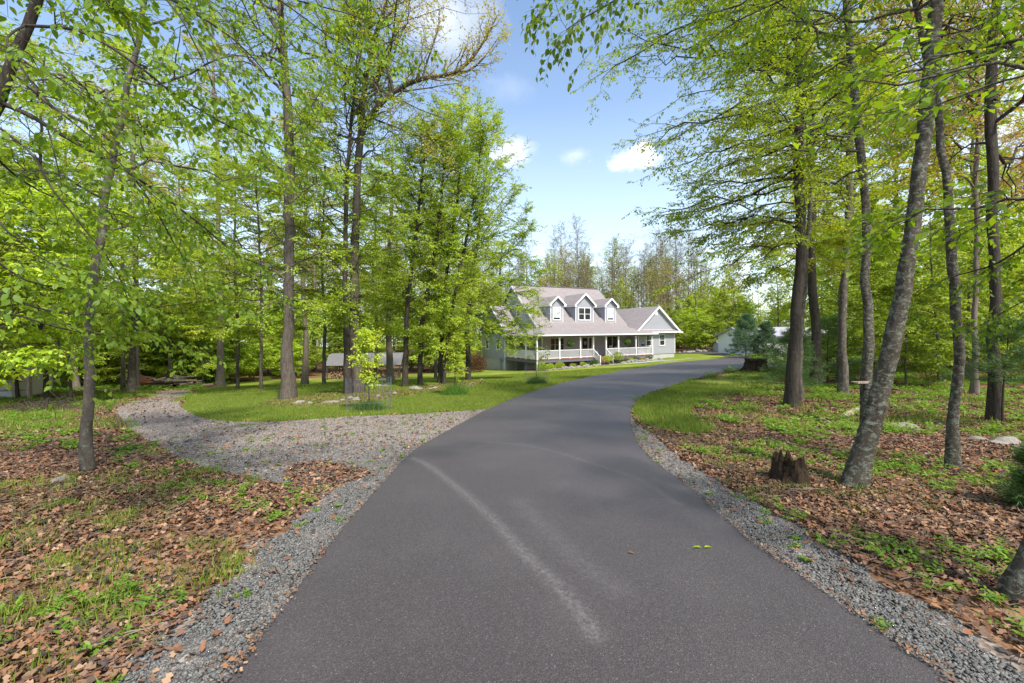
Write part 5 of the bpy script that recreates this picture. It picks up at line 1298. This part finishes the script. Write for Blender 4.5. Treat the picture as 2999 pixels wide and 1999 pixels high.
# right side overhanging tree
P, Rr = ppath([(2560,1500,80),(2580,1000,62),(2570,600,58),(2560,200,52),(2540,-150,44),(2500,-420,30),(2460,-650,10)], 4.6)
t1 = empty('beech_tree', P[0], 0, 'beech outside the right edge whose leafy boughs reach in from the right', 'tree')
wg, lg = tree_geo(np.random.default_rng(142), np.array(P)-np.array(P[0]), Rr, cfg('beech', n1=6, R=1.6, h0=.7, leaf=.06, n2=7, n3=6, nl=6, flare=.3, sides=14))
lines = [([(2560,300,4.6),(2420,500,4.8),(2300,600,5.2),(2180,640,5.8),(2090,690,6.2)], .018),
 ([(2570,560,4.6),(2450,640,4.7),(2330,700,5.0),(2220,760,5.5)], .014),
 ([(2560,380,4.6),(2480,440,5.0),(2380,470,5.6),(2280,520,6.2)], .014),
 ([(2540,-100,4.6),(2300,-160,4.5),(2000,-120,4.4),(1750,-70,4.3),(1520,-40,4.2),(1380,20,4.1),(1300,70,4.0)], .022),
 ([(2000,-120,4.4),(1850,-20,4.6),(1700,50,4.9),(1600,120,5.2)], .014),
 ([(1520,-40,4.2),(1400,-30,4.0),(1290,-10,3.9),(1235,60,3.9)], .008),
 ([(2300,-160,4.5),(2100,-60,4.8),(1950,20,5.2),(1880,90,5.6)], .014)]
w2, l2 = bough_geo(np.random.default_rng(6), lines, leaf=.062, n2=9, n3=5, nl=5)
b0 = np.array(P[0])
for V in w2.V: V -= b0
for V in l2.V: V -= b0
merge(wg, w2); merge(lg, l2)
wg.build('trunk', M['bark_dark'], t1, smooth=True); lg.build('crown', M['leaf_front'], t1)

# more of the young trees that fill the middle left
for pts, lab, sd, lf, dd in (
    ([(745,868,10),(748,760,8),(742,640,7),(750,500,5),(752,380,3)], 'young beech behind the oak pair with a spreading pale crown', 151, 'leaf_beech', 25),
    ([(600,876,9),(602,760,8),(606,640,7),(600,500,5),(598,400,3)], 'young beech on the lawn edge left of the thick oak', 152, 'leaf_yellow', 22),
    ([(860,862,9),(862,760,8),(858,640,6),(866,500,5),(870,420,3)], 'young beech in front of the wood shed with deep green leaves', 153, 'leaf_beech', 31),
    ([(545,880,9),(548,760,8),(540,620,7),(544,500,5),(546,360,3)], 'young beech right of the brown trunk at the lane end', 154, 'leaf_beech', 27),
    ([(420,885,8),(418,760,7),(424,640,6),(420,520,5),(426,400,3)], 'young beech behind the right part of the log heap', 155, 'leaf_beech', 38),
    ([(1000,850,8),(1004,760,7),(1000,660,6),(1008,560,5),(1004,470,3)], 'young beech beside the round pool', 156, 'leaf_yellow', 38),
    ([(1150,846,8),(1146,760,7),(1150,690,6),(1152,620,5),(1158,560,3)], 'young beech behind the left wing of the house', 157, 'leaf_yellow', 66),
    ([(160,905,9),(158,800,8),(166,690,7),(160,560,5),(158,420,3)], 'young beech on the left grass behind the slender grey one', 158, 'leaf_beech', 19),
    ([(390,892,8),(392,780,7),(386,660,6),(392,540,5),(388,420,3)], 'young beech behind the left part of the log heap', 159, 'leaf_yellow', 37)):
    hero(pts, dd, cfg('beech', R=3.9 if dd < 60 else 2.6, h0=.24, nl=11, leaf=.10, n1=32), 'bark_beech', lf, lab, sd)

# ================================================================== OUTBUILDINGS AND YARD
def gq(vx, vy): return ground(vx, vy)
# wood shed
D_ = gq(845, 868).y
xa, xb = (972-1500)/1300*D_, (1186-1500)/1300*D_; zg = g1((xa+xb)/2, D_)
e = empty('wood_shed', ((xa+xb)/2, D_, zg), 0, 'open sided wood shed with a dark grey roof behind the lawn trees', 'shed')
hw_ = (xb-xa)/2
mb = MB()
zr = (EYE.z-(1031-978)/1300*D_)-zg; ze = (EYE.z-(1064-978)/1300*D_)-zg
for s_ in (-1, 1):
    prof = [(0, zr), (.9, zr-.12), (1.7, ze+.25), (1.95, ze)]
    for (y0, z0), (y1, z1) in zip(prof[:-1], prof[1:]): mb.slab([(-hw_, s_*y0, z0), (hw_, s_*y0, z0), (hw_, s_*y1, z1), (-hw_, s_*y1, z1)], .05)
mb.build('roof', M['shed_roof'], e)
mb = MB(); mb.poly([(-hw_+.1, -1.9, ze-.05), (-hw_+.1, 1.9, ze-.05), (-hw_+.1, 1.6, ze+.2), (-hw_+.1, .9, zr-.2), (-hw_+.1, 0, zr-.07), (-hw_+.1, -.9, zr-.2), (-hw_+.1, -1.6, ze+.2)]); mb.build('end_panel', M['black'], e)
for k in range(5):
    for y in (-1.8, 1.8): mb = MB(); mb.box(-hw_+.1+k*(2*hw_-.3)/4, -hw_+.2+k*(2*hw_-.3)/4, y-.05, y+.05, -.4, ze-.06); mb.build('post', M['bark_twig'], e)
# stacked firewood inside it
mb = MB(); n = 0
zc = .08
rows = max(6, int((ze-.5)/.13))
for r_i in range(rows):
    for c_i in range(int((2*hw_-.6)/.15)):
        if rnd.random() < .06: continue
        x = -hw_+.35+c_i*.15+rnd.uniform(-.03, .03)+(.07 if r_i % 2 else 0); z = .05+r_i*.13+rnd.uniform(-.02, .02); r = rnd.uniform(.05, .085); y0 = -1.4+rnd.uniform(-.12, .12)
        m = 5; a0 = rnd.uniform(0, 6); ring = [(x+r*math.cos(a0+q*2*PI/m)*rnd.uniform(.8, 1.1), z+r*math.sin(a0+q*2*PI/m)) for q in range(m)]
        mb.poly([(u_, y0, v_) for u_, v_ in ring])
        for q in range(m): mb.poly([(ring[q][0], y0, ring[q][1]), (ring[q][0], y0+.5, ring[q][1]), (ring[(q+1) % m][0], y0+.5, ring[(q+1) % m][1]), (ring[(q+1) % m][0], y0, ring[(q+1) % m][1])])
o = mb.build('firewood', M['cutwood'], loc=((xa+xb)/2, D_, zg)); tag(o, 'split firewood stacked under the dark roofed wood shed', 'firewood', kind='stuff')
# cream building at the left edge
p = gq(30, 914); D2 = p.y; c0 = ((38-1500)/1300*D2, D2); zg = g1(*c0)-.2
e = empty('cream_shed', (c0[0], c0[1], zg), math.radians(29), 'cream sided outbuilding with a brown roof at the far left edge', 'building')
def sid2(poly, org, fr, name, mat, row=.16): return siding(poly, org, fr[0], fr[1], row).build(name, M[mat], e)
zt = (EYE.z-(1090-992)/1300*D2)-zg
sid2([(-6, 0), (0, 0), (0, zt), (-6, zt)], (0, 0, 0), FR, 'wall', 'whitewall')
sid2([(0, 0), (4.2, 0), (4.2, zt), (2.1, zt+1.5), (0, zt)], (0, 0, 0), RT, 'wall', 'cream')
mb = MB(); mb.slab([(-6.2, -.35, zt-.16), (.25, -.35, zt-.16), (.25, 2.1, zt+1.62), (-6.2, 2.1, zt+1.62)], .08); mb.slab([(-6.2, 4.55, zt-.16), (.25, 4.55, zt-.16), (.25, 2.1, zt+1.62), (-6.2, 2.1, zt+1.62)], .08); mb.build('roof', plain('old_roof', (.20,.15,.10), .9, .3, 3), e)
mb = MB(); mb.box(-6.2, .25, -.46, -.36, zt-.30, zt-.17); mb.build('gutter', M['gutter'], e)
mb = MB(); mb.box(-.08, .03, -.03, .08, 0, zt-.1); mb.build('corner_board', M['cream'], e)
e = empty('rail_fence', ((10-1500)/1300*(D2-1.6), D2-1.6, g1((10-1500)/1300*(D2-1.6), D2-1.6)), 0, 'weathered split rail fence in front of the cream building', 'fence')
for k in range(3):
    mb = MB(); mb.box(-2.2+k*1.6, -2.08+k*1.6, -.06, .06, -.2, 1.0); mb.build('post', M['log'], e)
for z in (.4, .8): mb = MB(); mb.tube([(-3.5, 0, z-.05), (-1, .02, z), (1.1, 0, z+.04)], .045, 6); mb.build('rail', M['log'], e)
# pale outbuilding beyond the driveway
Dw = 53; gx = 28.6; zg = g1(gx+4, Dw)-.1
e = empty('garage_building', (gx, Dw, zg), math.radians(6), 'pale long outbuilding with a grey metal roof beyond the end of the driveway', 'building')
ez = .9-zg; rz_ = 2.0-zg
def wl(poly, org, fr, mat='whitewall', name='wall'): return siding(poly, org, fr[0], fr[1], .3).build(name, M[mat], e)
wl([(0, 0), (11, 0), (11, ez), (0, ez)], (0, 0, 0), FR); wl([(0, 0), (7, 0), (7, ez), (3.5, rz_-.1), (0, ez)], (0, 0, 0), LF); wl([(0, 0), (7, 0), (7, ez), (3.5, rz_-.1), (0, ez)], (11, 0, 0), RT)
mb = MB(); mb.slab([(-.4, -.5, ez-.05), (11.4, -.5, ez-.05), (11.4, 3.5, rz_), (-.4, 3.5, rz_)], .08); mb.slab([(-.4, 7.5, ez-.05), (11.4, 7.5, ez-.05), (11.4, 3.5, rz_), (-.4, 3.5, rz_)], .08)
mb.build('roof', plain('metal_roof', (.36,.36,.42), .5, .05), e)
for k in range(2):
    mb = MB(); mb.box(1.2+k*3.4, 3.9+k*3.4, -.05, -.016, .05, 2.2)
    for q in range(4): mb.box(1.25+k*3.4, 3.85+k*3.4, -.062, -.051, .1+q*.53, .58+q*.53)
    mb.build('garage_door', M['white'], e)
mb = MB(); mb.box(-.45, 11.45, -.56, -.49, ez-.2, ez-.02); mb.build('gutter', M['skirt'], e)
# small blue shed
Ds = 67; x0 = (2108-1500)/1300*Ds; x1 = (2150-1500)/1300*Ds; zg = g1(x0, Ds)-.1; wv = x1-x0; zt = 1.6-(1008-968)/1300*Ds-zg
e = empty('garden_shed', (x0, Ds, zg), 0, 'tiny blue grey shed with white corners at the back of the parking area', 'shed')
mb = siding([(0, 0), (wv, 0), (wv, zt), (0, zt)], (0, 0, 0), FR[0], FR[1], .2); mb.build('wall', M['shedblue'], e)
mb = siding([(0, 0), (2, 0), (2, zt), (1, zt+.5), (0, zt)], (0, 0, 0), LF[0], LF[1], .2); mb.build('wall', M['shedblue'], e)
mb = MB()
for x in (0, wv*.42, wv*.62, wv): mb.box(x-.05, x+.05, -.06, .0, 0, zt)
mb.build('trim', M['white'], e)
mb = MB(); mb.slab([(-.2, -.25, zt-.05), (wv+.2, -.25, zt-.05), (wv+.2, 1, zt+.55), (-.2, 1, zt+.55)], .06); mb.slab([(-.2, 2.25, zt-.05), (wv+.2, 2.25, zt-.05), (wv+.2, 1, zt+.55), (-.2, 1, zt+.55)], .06); mb.build('roof', M['shed_roof'], e)
mb = MB(); mb.box(wv*.16, wv*.30, -.03, -.016, .4, .95); mb.build('window', M['glass'], e)
for k, (ox, r) in enumerate(((2005, .35), (2022, .55), (2034, .4), (2047, .45), (2058, .3), (2066, .5), (2078, .35), (2092, .4), (2102, .3), (2120, .5), (1992, .35), (2140, .35))):
    y = 69.5+rnd.uniform(-.5, .5) if ox < 2110 else 65.5; rock((ox-1500)/1300*y, y, r, 'pale boulder in the row lining the back of the parking area', 'boulders along the back of the parking area')
# pool
p = gq(1040, 852); D_ = p.y+3; x = (1318-1500)/1300*D_; zg = g1(x, D_); r = 2.1
e = empty('swimming_pool', (x, D_, zg), 0, 'round above ground pool with a pale blue top left of the house', 'pool')
mb = MB(); mb.lathe([(r, -.2), (r, 1.15), (r-.1, 1.15), (r-.1, 1.02), (.02, 1.0)], 36)
for k in range(18): a = k*2*PI/18; mb.box(r*math.cos(a)-.04, r*math.cos(a)+.04, r*math.sin(a)-.04, r*math.sin(a)+.04, 0, 1.17)
mb.build('pool_wall', M['poolwall'], e)
mb = MB(); mb.lathe([(r+.08, 1.18), (r+.08, 1.24), (r-.15, 1.24), (.02, 1.20)], 36); mb.build('cover', M['poolcover'], e)
# rust coloured bush left of the house
x, y = (1392-1500)/1300*53, 53; o = leafball('bush', (x, y, g1(x, y)+1.0), 1.25, M['shrub_red'], 5200, .13, None, (1.1, 1, .95), -.6); tag(o, 'large rust brown bush at the left end of the house', 'bush')

# ---- conifers
def pine(x, y, h, R, mat, label, seed, n1=40, needle=.11, lean=(0, 0), h0=.08, r0=None):
    rg = np.random.default_rng(seed); P = upath(h, lean, seed=seed, bend=.05); t = np.linspace(0, 1, len(P))
    c = cfg('pine', R=R, n1=n1, h0=h0, l3=.10+R*.07, flare=.15, sides=8)
    b = np.array([x, y, g1(x, y)])
    path = P; wg, lg = Geo(), Geo()
    rr = (r0 or h*.012)*(1-.9*t)
    w1, l1 = tree_geo(rg, path, rr, c)
    # needle tufts: regrow fine shoots for foliage
    K = 9; n1_ = c['n1']
    s = h0+(1-h0)*((np.arange(n1_)+rg.random(n1_))/n1_)*.99; p, T = sample(P[None], s[None]); p = p[0]
    az = np.arange(n1_)*2.399+rg.normal(0, .3, n1_); q = (s-h0)/(1-h0); el = -.05+.75*q; Ln = R*((1-q)**.8*.95+.08)*(.75+.4*rg.random(n1_)); kk = np.linspace(0, 1, K)
    D = np.stack([np.cos(az)*np.cos(el), np.sin(az)*np.cos(el), np.sin(el)], 1)
    B1 = p[:, None]+Ln[:, None, None]*D[:, None]*kk[None, :, None]; B1[..., 2] += .12*Ln[:, None]*kk[None]**2
    R1 = np.minimum(.012, .004+.006*Ln)[:, None]*(1-.8*kk[None]); 
    B2, r2 = sprout(rg, B1, R1, 10, .2, 1, .8, .5, lambda s, L_: L_*(.15+.4*(1-s)), 5, sag=-.1)
    B3, r3 = sprout(rg, B2, r2, 6, .1, 1, .7, .6, lambda s, L_: (c['l3'])*(.6+.6*(1-s)), 3, sag=-.1)
    wg = Geo(); V, Q = tubes(P[None], rr[None], 8); wg.add((V, Q)); wg.add(tubes(B1, R1, 5)); wg.add(tubes(B2, np.maximum(r2, .002), 3))
    for B, nl in ((B3, 9), (B2, 8)): lg.add(leafset(rg, B, nl, needle, needle*.07 if needle < .13 else needle*.10, .1, droop=-.15, ang=.55, tilt=1.2, off=0, jit=.35))
    e = empty('pine_tree', tuple(b), 0, label, 'pine'); wg.build('trunk', M['bark_dark'], e, smooth=True); lg.build('crown', M[mat], e)
pine((2185-1500)/1300*47, 47, 4.3, 2.1, 'needle', 'dense blue green pine beside the driveway in front of the pale outbuilding', 201, n1=60, needle=.20)
pine((2245-1500)/1300*44, 44, 3.4, 1.6, 'needle', 'smaller blue green pine just right of the dense blue one', 202, n1=46, needle=.18)
x, y = gq(1818, 900).xy; pine(x, y, 2.3, 1.2, 'needle_green', 'young green pine spreading boughs left of the dark trunk pair', 203, n1=40)
x, y = gq(1900, 880).xy; pine(x, y, 2.8, 1.7, 'needle_green', 'young green pine between the dark pair and the straight grey trunk', 205, n1=44)
x, y = gq(2303, 982).xy; pine(x, y, 2.0, .9, 'needle_green', 'thin stemmed young pine near the right edge among the leaves', 206, n1=18, h0=.40)
x, y = gq(2392, 1175).xy; pine(x, y, .6, .22, 'needle_green', 'pine seedling at the right edge above the lichen covered tree foot', 209, n1=22, needle=.08)

# ---- saplings in the lawn, each with a wire guard and a grass tuft
def sapling(vx, vy, topv, cage, tuft, lab, seed, leafm, R=.9, lift=.3):
    g = gq(vx, vy); h = (vy-topv)*VS*g.y/F_PX
    P = upath(h, (0, 0), seed=seed, bend=.08); t = np.linspace(0, 1, len(P)); rr = .02*(1-.85*t)
    c = cfg('birch', n1=13, n2=7, n3=4, nl=6, R=R, h0=lift, leaf=.065, l3=.2, e0=.6, e1=1.2, roll=1.0, flare=.1, sides=8, curve=.2)
    build_tree('sapling', P+np.array([g.x, g.y, g.z]), rr, c, 'bark_twig', leafm, lab, 'sapling', None, seed)
    if cage:
        mb = MB(); r = .62; hh = .95; n = 30
        for k in range(n): a = 2*PI*k/n; mb.bar((r*math.cos(a), r*math.sin(a), 0), (r*math.cos(a), r*math.sin(a), hh), .005, .005)
        for z in (0.05, .3, .55, .8, hh):
            for k in range(n): a, b = 2*PI*k/n, 2*PI*(k+1)/n; mb.bar((r*math.cos(a), r*math.sin(a), z), (r*math.cos(b), r*math.sin(b), z), .005, .005)
        o = mb.build('wire_cage', M['skirt'], loc=(g.x, g.y, g.z)); tag(o, 'thin wire cage round the foot of '+cage, 'plant guard')
    n = 1600; a = RN.uniform(0, 6.28, n); r = tuft[0]*np.sqrt(RN.random(n)); V, F = blades(g.x+r*np.cos(a), g.y+r*np.sin(a), tuft[1]*(1.15-.75*(r/tuft[0])**2), .012, .9)
    o = np_mesh('grass_tuft', V, [F], M['leaf_deep']); tag(o, 'tall dark grass tuft at the foot of '+(cage or tuft[3]), 'grass tuft')
sapling(1232, 882, 690, 'the tall sapling in front of the house', (.55, .45, 1), 'tall thin sapling standing on the lawn in front of the porch', 301, 'leaf_beech', 1.25, .22)
sapling(1046, 908, 792, None, (.5, .55, 1, 'the sapling right of the mulch bed'), 'small leafy sapling rising from a grass tuft right of the mulch bed', 302, 'leaf_yellow', .55, .35)
sapling(848, 943, 770, 'the sapling below the mulch bed', (.42, .30, 1), 'small pale leaved sapling on the lawn below the mulch bed', 303, 'leaf_yellow', .45, .35)

# ---- stumps
def stump(loc, r, h, label, ragged, seed, mat='stump'):
    rg = np.random.default_rng(seed); m = 40; lv = 9; e = empty('tree_stump', loc, 0, label, 'stump'); mb = MB()
    ph = rg.uniform(0, 6, 4)
    def rad(a, t): return r*(1+.9*(1-t)**3*(.4+.6*abs(math.sin(2.5*a+ph[0])))+.12*math.sin(3*a+ph[1]+t*2)+.07*math.sin(9*a+ph[2]+t*4)+.04*rg.normal())
    top = [h*(1-ragged*(.5+.5*math.sin(2*a+ph[3])*.6+.4*rg.normal()*.6)) for a in np.arange(m)*2*PI/m]
    for j in range(lv):
        t = j/(lv-1)
        for i in range(m): a = 2*PI*i/m; q = rad(a, t); mb.v.append((q*math.cos(a), q*math.sin(a), -.08+(top[i]+.08)*t))
    for i in range(m): a = 2*PI*i/m; q = r*.78; mb.v.append((q*math.cos(a), q*math.sin(a), top[i]-(.02 if not ragged else .04)))
    for i in range(m): a = 2*PI*i/m; q = r*.6; mb.v.append((q*math.cos(a), q*math.sin(a), h*(.98 if not ragged else .25)))
    for j in range(lv+1):
        for i in range(m): k = (i+1) % m; mb.f.append((j*m+i, j*m+k, (j+1)*m+k, (j+1)*m+i))
    mb.f.append(tuple((lv+1)*m+i for i in range(m)))
    mb.build('stump', M[mat], e)
    return e
g = gq(1815, 1108); e = stump(tuple(g), .17, .36, 'dark rotten broken stump among the leaves left of the big leaning beech', .45, 5)
for k in range(7):
    a = rnd.uniform(0, 6.28); mb = MB(); mb.tube([(.12*math.cos(a), .12*math.sin(a), .02), (.16*math.cos(a), .16*math.sin(a), .18), (.13*math.cos(a), .13*math.sin(a), .30+rnd.uniform(0, .1))], [.05, .035, .006], 6); mb.build('splinter', M['stump'], e)

g = gq(1736, 853); s_ = .95*g.y/20
stump(tuple(g), .42*s_, .62*s_, 'sawn tree stump on the grass beside the driveway bend', 0, 8, 'stump')
pts = []
# ---- logs, sticks, rocks
def log(p, q, r0, r1, label, mat='log', name='log', cat='log', group=None, z0=0, z1=0, bend=.05):
    p = gq(*p) if not hasattr(p, 'z') else p; q = gq(*q) if not hasattr(q, 'z') else q
    c = (p+q)/2; L = (q-p).length; mb = MB(); n = 7; ps = []
    for k in range(n):
        t = k/(n-1); v = p.lerp(q, t); ps.append((v.x-c.x+bend*L*math.sin(t*PI)*.5, v.y-c.y+.3*bend*L*math.sin(t*5), v.z-c.z+z0*(1-t)+z1*t+r0*.7))
    mb.tube(ps, list(np.linspace(r0, r1, n)*np.array([rnd.uniform(.9, 1.1) for _ in range(n)])), 9); o = mb.build(name, M[mat], loc=tuple(c), smooth=False); tag(o, label, cat, group); return o
V_ = lambda ox, oy: (ox/VS, oy/VS)
log(V_(2381,1222), V_(2432,1245), .05, .035, 'short grey log lying left of the straight grey trunk on the right')
log(V_(2470,1230), V_(2530,1190), .085, .06, 'thick pale barkless log leading to the feeder tree')
log(V_(2410,1205), V_(2460,1190), .03, .02, 'thin broken branch on the ferns behind the pale log', name='branch', cat='branch')
log(V_(2610,1205), V_(2740,1199), .022, .014, 'long pale branch lying right of the big leaning beech', name='branch', cat='branch')
log(V_(2363,1375), V_(2545,1448), .010, .006, 'long thin stick running to the foot of the big leaning beech', name='branch', cat='branch', mat='bark_twig')
log(V_(2420,1382), V_(2500,1445), .009, .006, 'shorter thin stick beside the foot of the big leaning beech', name='branch', cat='branch', mat='bark_twig')
log(V_(2815,1300), V_(2960,1345), .03, .014, 'dead branch on the leaves right of the slimmer lichen spotted beech', name='branch', cat='branch')
log(V_(2900,1430), V_(2999,1340), .012, .008, 'bent stick at the right edge of the woodland floor', name='branch', cat='branch', mat='bark_twig', z1=.12)
log(V_(2700,1415), V_(2990,1455), .008, .005, 'straight thin stick across the leaves at the far right', name='branch', cat='branch')
log(V_(198,1862), V_(276,1832), .012, .009, 'short pale stick lying in the leaves at the lower left', name='branch', cat='branch')
log(V_(357,1942), V_(462,1855), .005, .003, 'dry straw coloured stalk along the edge of the left gravel shoulder', name='branch', cat='branch', z1=.03)
log(V_(0,1500), V_(100,1465), .007, .004, 'dark twig in the leaves at the left edge', name='branch', cat='branch', mat='bark_twig', z0=.1)
log(V_(515,1896), V_(566,1894), .004, .003, 'short dry stalk lying on the left gravel shoulder', name='branch', cat='branch')
for ox, oy, r, lb in ((192, 1408, .11, 'flat brown rock in the leaves left of the slender grey beech'), (2655, 1255, .28, 'low mossy grey rock behind the two lichen spotted beeches'), (2940, 1302, .22, 'grey rock at the right edge of the woodland floor'), (2860, 1290, .13, 'small grey rock beside the larger one at the right edge')):
    g = gq(*V_(ox, oy)); rock(g.x, g.y, r, lb)
for cx_, cy_, r in ((80, 840, .30), (200, 845, .22), (400, 838, .38), (690, 808, .34), (930, 768, .22), (1045, 738, .18), (1110, 738, .26), (1340, 690, .34), (1480, 682, .24), (1540, 678, .26), (950, 656, .4), (2030, 592, .28), (2060, 588, .2), (1840, 690, .2), (640, 790, .25), (1000, 655, .25), (560, 812, .2), (1900, 640, .22)):
    g = gq((850+cx_/3.62)/VS, (950+cy_/3.62)/VS); rock(g.x, g.y, r*.62, 'flat grey edging stone of the mulch bed in the lawn', 'edging stones of the mulch bed', i=rnd.choice([0, 3, 4]))
# heap of cut logs at the end of the lane
gp_ = gq(385, 893); bx_, by_ = gp_.x, gp_.y+1.0
for k in range(42):
    lay = k//12; sp_ = 1.9-.38*lay
    x = bx_+rnd.uniform(-sp_, sp_); y = by_+rnd.uniform(-.8, .5); a = rnd.uniform(-.7, .7)+(PI/2 if rnd.random() < .25 else 0); L = rnd.uniform(.8, 1.9); r = rnd.uniform(.05, .12); z = g1(x, y)+.08+.22*lay+rnd.uniform(0, .08); t = rnd.uniform(-.25, .25)
    mb = MB(); dx, dy, dz_ = math.cos(a)*L/2, math.sin(a)*L/2, t*L/2
    mb.tube([(-dx, -dy, -dz_), (0, rnd.uniform(-.04, .04), .02), (dx, dy, dz_)], [r, r*.95, r*.8], 8); o = mb.build('log', M['log'] if rnd.random() < .7 else M['stump'], loc=(x, y, z)); tag(o, 'grey brown log lying in the heap at the end of the gravel lane', 'log', 'logs in the heap by the lane')
x, y = bx_-2.9, by_+.3
e = empty('root_plate', (x, y, g1(x, y)), 0, 'rust brown upturned stump left of the log heap', 'stump'); mb = MB()
me = rock_geo(.5, .8); o = bpy.data.objects.new('root_ball', me); me.materials.clear(); me.materials.append(plain('rust_earth', (.20,.08,.04), .95, .4, 5, bs=.6)); C.objects.link(o); o.parent = e; o.location = (0, 0, .4); e.scale = (1.5, 1.5, 1.3)
for k in range(12): a = rnd.uniform(0, 6.28); z = rnd.uniform(.1, .8); mb = MB(); mb.tube([(0, 0, .35), (.5*math.cos(a), .3*math.sin(a), z), (.85*math.cos(a), .5*math.sin(a), z+rnd.uniform(-.1, .25))], [.06, .04, .01], 6); mb.build('root', M['log'], e)
# brush heap on the left grass
g = gq(95, 945); wgx = Geo(); n = 150; c_ = RN.normal(size=(n, 3))*[.55, .35, .08]+[0, 0, .15]; a = RN.uniform(0, 6.28, n); el = RN.normal(.25, .3, n); L = RN.uniform(.3, .9, n)
D = np.stack([np.cos(a)*np.cos(el), np.sin(a)*np.cos(el), np.sin(el)], 1); kk = np.linspace(-.5, .5, 4); Pn = c_[:, None]+D[:, None]*L[:, None, None]*kk[None, :, None]; wgx.add(tubes(Pn, np.full((n, 4), .006), 4))
o = wgx.build('brush_heap', M['bark_twig'], loc=tuple(g)); tag(o, 'low heap of dead brown brushwood on the left grass', 'brushwood', kind='stuff')
# feeder tray on a trunk
pt = at(2519/VS, 1121/VS, 9.25); e = empty('feeder_tray', tuple(pt), 0, 'small weathered wooden feeder tray fixed to the mottled beech trunk', 'bird feeder')
mb = MB(); mb.box(-.12, .10, -.10, .10, 0, .025); mb.box(-.12, .10, -.10, -.088, .025, .05); mb.build('tray', M['log'], e)
mb = MB(); mb.box(.08, .12, -.02, .02, -.14, 0); mb.box(.08, .2, -.02, .02, -.16, -.12); mb.build('bracket', M['black'], e)
# leaves lying on the asphalt
def flatleaf(vx, vy, L, mat, lab, n=1):
    g = gq(vx, vy); V = []; F = []
    for k in range(n):
        a = rnd.uniform(-.5, .5)+k*2.6; D = np.array([[math.cos(a), math.sin(a), .05]]); Nn = np.array([[0.05, .1, 1.]]); B = np.cross(D, Nn)
        v, f = leafgeo(np.array([[0.0, 0, .0]])+D*.01, D, B, Nn, np.array([[L]]), np.array([[L*.5]]), True); V.append(v); F.append(f+7*k)
    o = np_mesh('leaf', np.concatenate(V), [np.concatenate(F)], M[mat], loc=(g.x, g.y, g.z+.058)); tag(o, lab, 'leaf')
flatleaf(1615, 1274, .075, 'leaf_beech', 'fresh green pair of leaves lying on the asphalt', 2)
flatleaf(1440, 1284, .05, 'litter', 'single dry brown leaf lying on the asphalt')

# ---- the far wood beyond everything, too deep to count
wg, lg = Geo(), Geo(); rgd = np.random.default_rng(77)
n = 430; rat = rgd.uniform(-1.35, 1.35, n); y = rgd.uniform(92, 135, n); x = rat*y
mid = (rat > -.09) & (rat < .42); hgt = np.where(mid, rgd.uniform(5, 11, n), rgd.uniform(9, 19, n)); z0 = G(x, y)
k = np.linspace(0, 1, 5); P = np.stack([x[:, None]+rgd.normal(0, .4, (n, 5)), y[:, None]+0*k[None], z0[:, None]-.3+(hgt[:, None]*.95)*k[None]], -1); wg.add(tubes(P, (.14*(1-.8*k))[None]*np.ones((n, 1)), 5))
per = 260; q = norm(rgd.normal(size=(n, per, 3)))*(rgd.random((n, per, 1))**.4); C_ = q*np.stack([hgt*.24, hgt*.24, hgt*.46], -1)[:, None]+np.stack([x, y, z0+hgt*.56], -1)[:, None]; C_ = C_.reshape(-1, 3)
D = norm(rgd.normal(size=C_.shape)); B = norm(np.cross(D, rgd.normal(size=D.shape))); Nn = np.cross(B, D); L = .34*(.6+.8*rgd.random((len(C_), 1))); lg.add(leafgeo(C_, D, B, Nn, L, L*.6))
n = 9000; rat = rgd.uniform(-1.35, 1.35, n); y = rgd.uniform(88, 125, n); x = rat*y; z = G(x, y)+rgd.random(n)**1.5*3.2; C_ = np.stack([x, y, z], 1); C_ = np.repeat(C_, 5, 0)+rgd.normal(size=(n*5, 3))*.5
D = norm(rgd.normal(size=C_.shape)); B = norm(np.cross(D, rgd.normal(size=D.shape))); Nn = np.cross(B, D); L = .40*(.6+.8*rgd.random((len(C_), 1))); lg.add(leafgeo(C_, D, B, Nn, L, L*.6))
tg = []
for q in range(4):
    w_, l_ = tree_geo(np.random.default_rng(900+q), upath(19, (.3, 0), seed=q), .2*(1-.85*np.linspace(0, 1, 6)), dict(CF['bare'], n1=15, n2=8, n3=5, nl=2, keep=.5, leaf=.2, sides=6, rmin3=.011, rmin2=.015, K=12))
    tg.append((np.concatenate(w_.V), w_.F, np.concatenate(l_.V), l_.F))
for q in range(64):
    vw, fw, vl, fl = tg[q % 4]; ra = -.13+.58*(q+rgd.random())/64; yy = rgd.uniform(96, 116); xx = ra*yy; sc_ = rgd.uniform(.72, 1.02); an_ = rgd.uniform(0, 6.28); cc, ss = math.cos(an_), math.sin(an_)
    T_ = lambda V: np.stack([V[:, 0]*cc-V[:, 1]*ss, V[:, 0]*ss+V[:, 1]*cc, V[:, 2]], 1)*sc_+np.array([xx, yy, g1(xx, yy)])
    for f in fw: wg.F.append(f+wg.n)
    wg.V.append(T_(vw)); wg.n += len(vw)
    for f in fl: lg.F.append(f+lg.n)
    lg.V.append(T_(vl)); lg.n += len(vl)
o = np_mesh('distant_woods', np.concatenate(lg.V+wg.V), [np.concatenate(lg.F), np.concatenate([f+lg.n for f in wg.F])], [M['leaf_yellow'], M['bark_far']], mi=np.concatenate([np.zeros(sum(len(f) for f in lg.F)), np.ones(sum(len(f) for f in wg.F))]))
tag(o, 'hazy green mass of the far wood behind all the other trees', 'woods', kind='stuff')
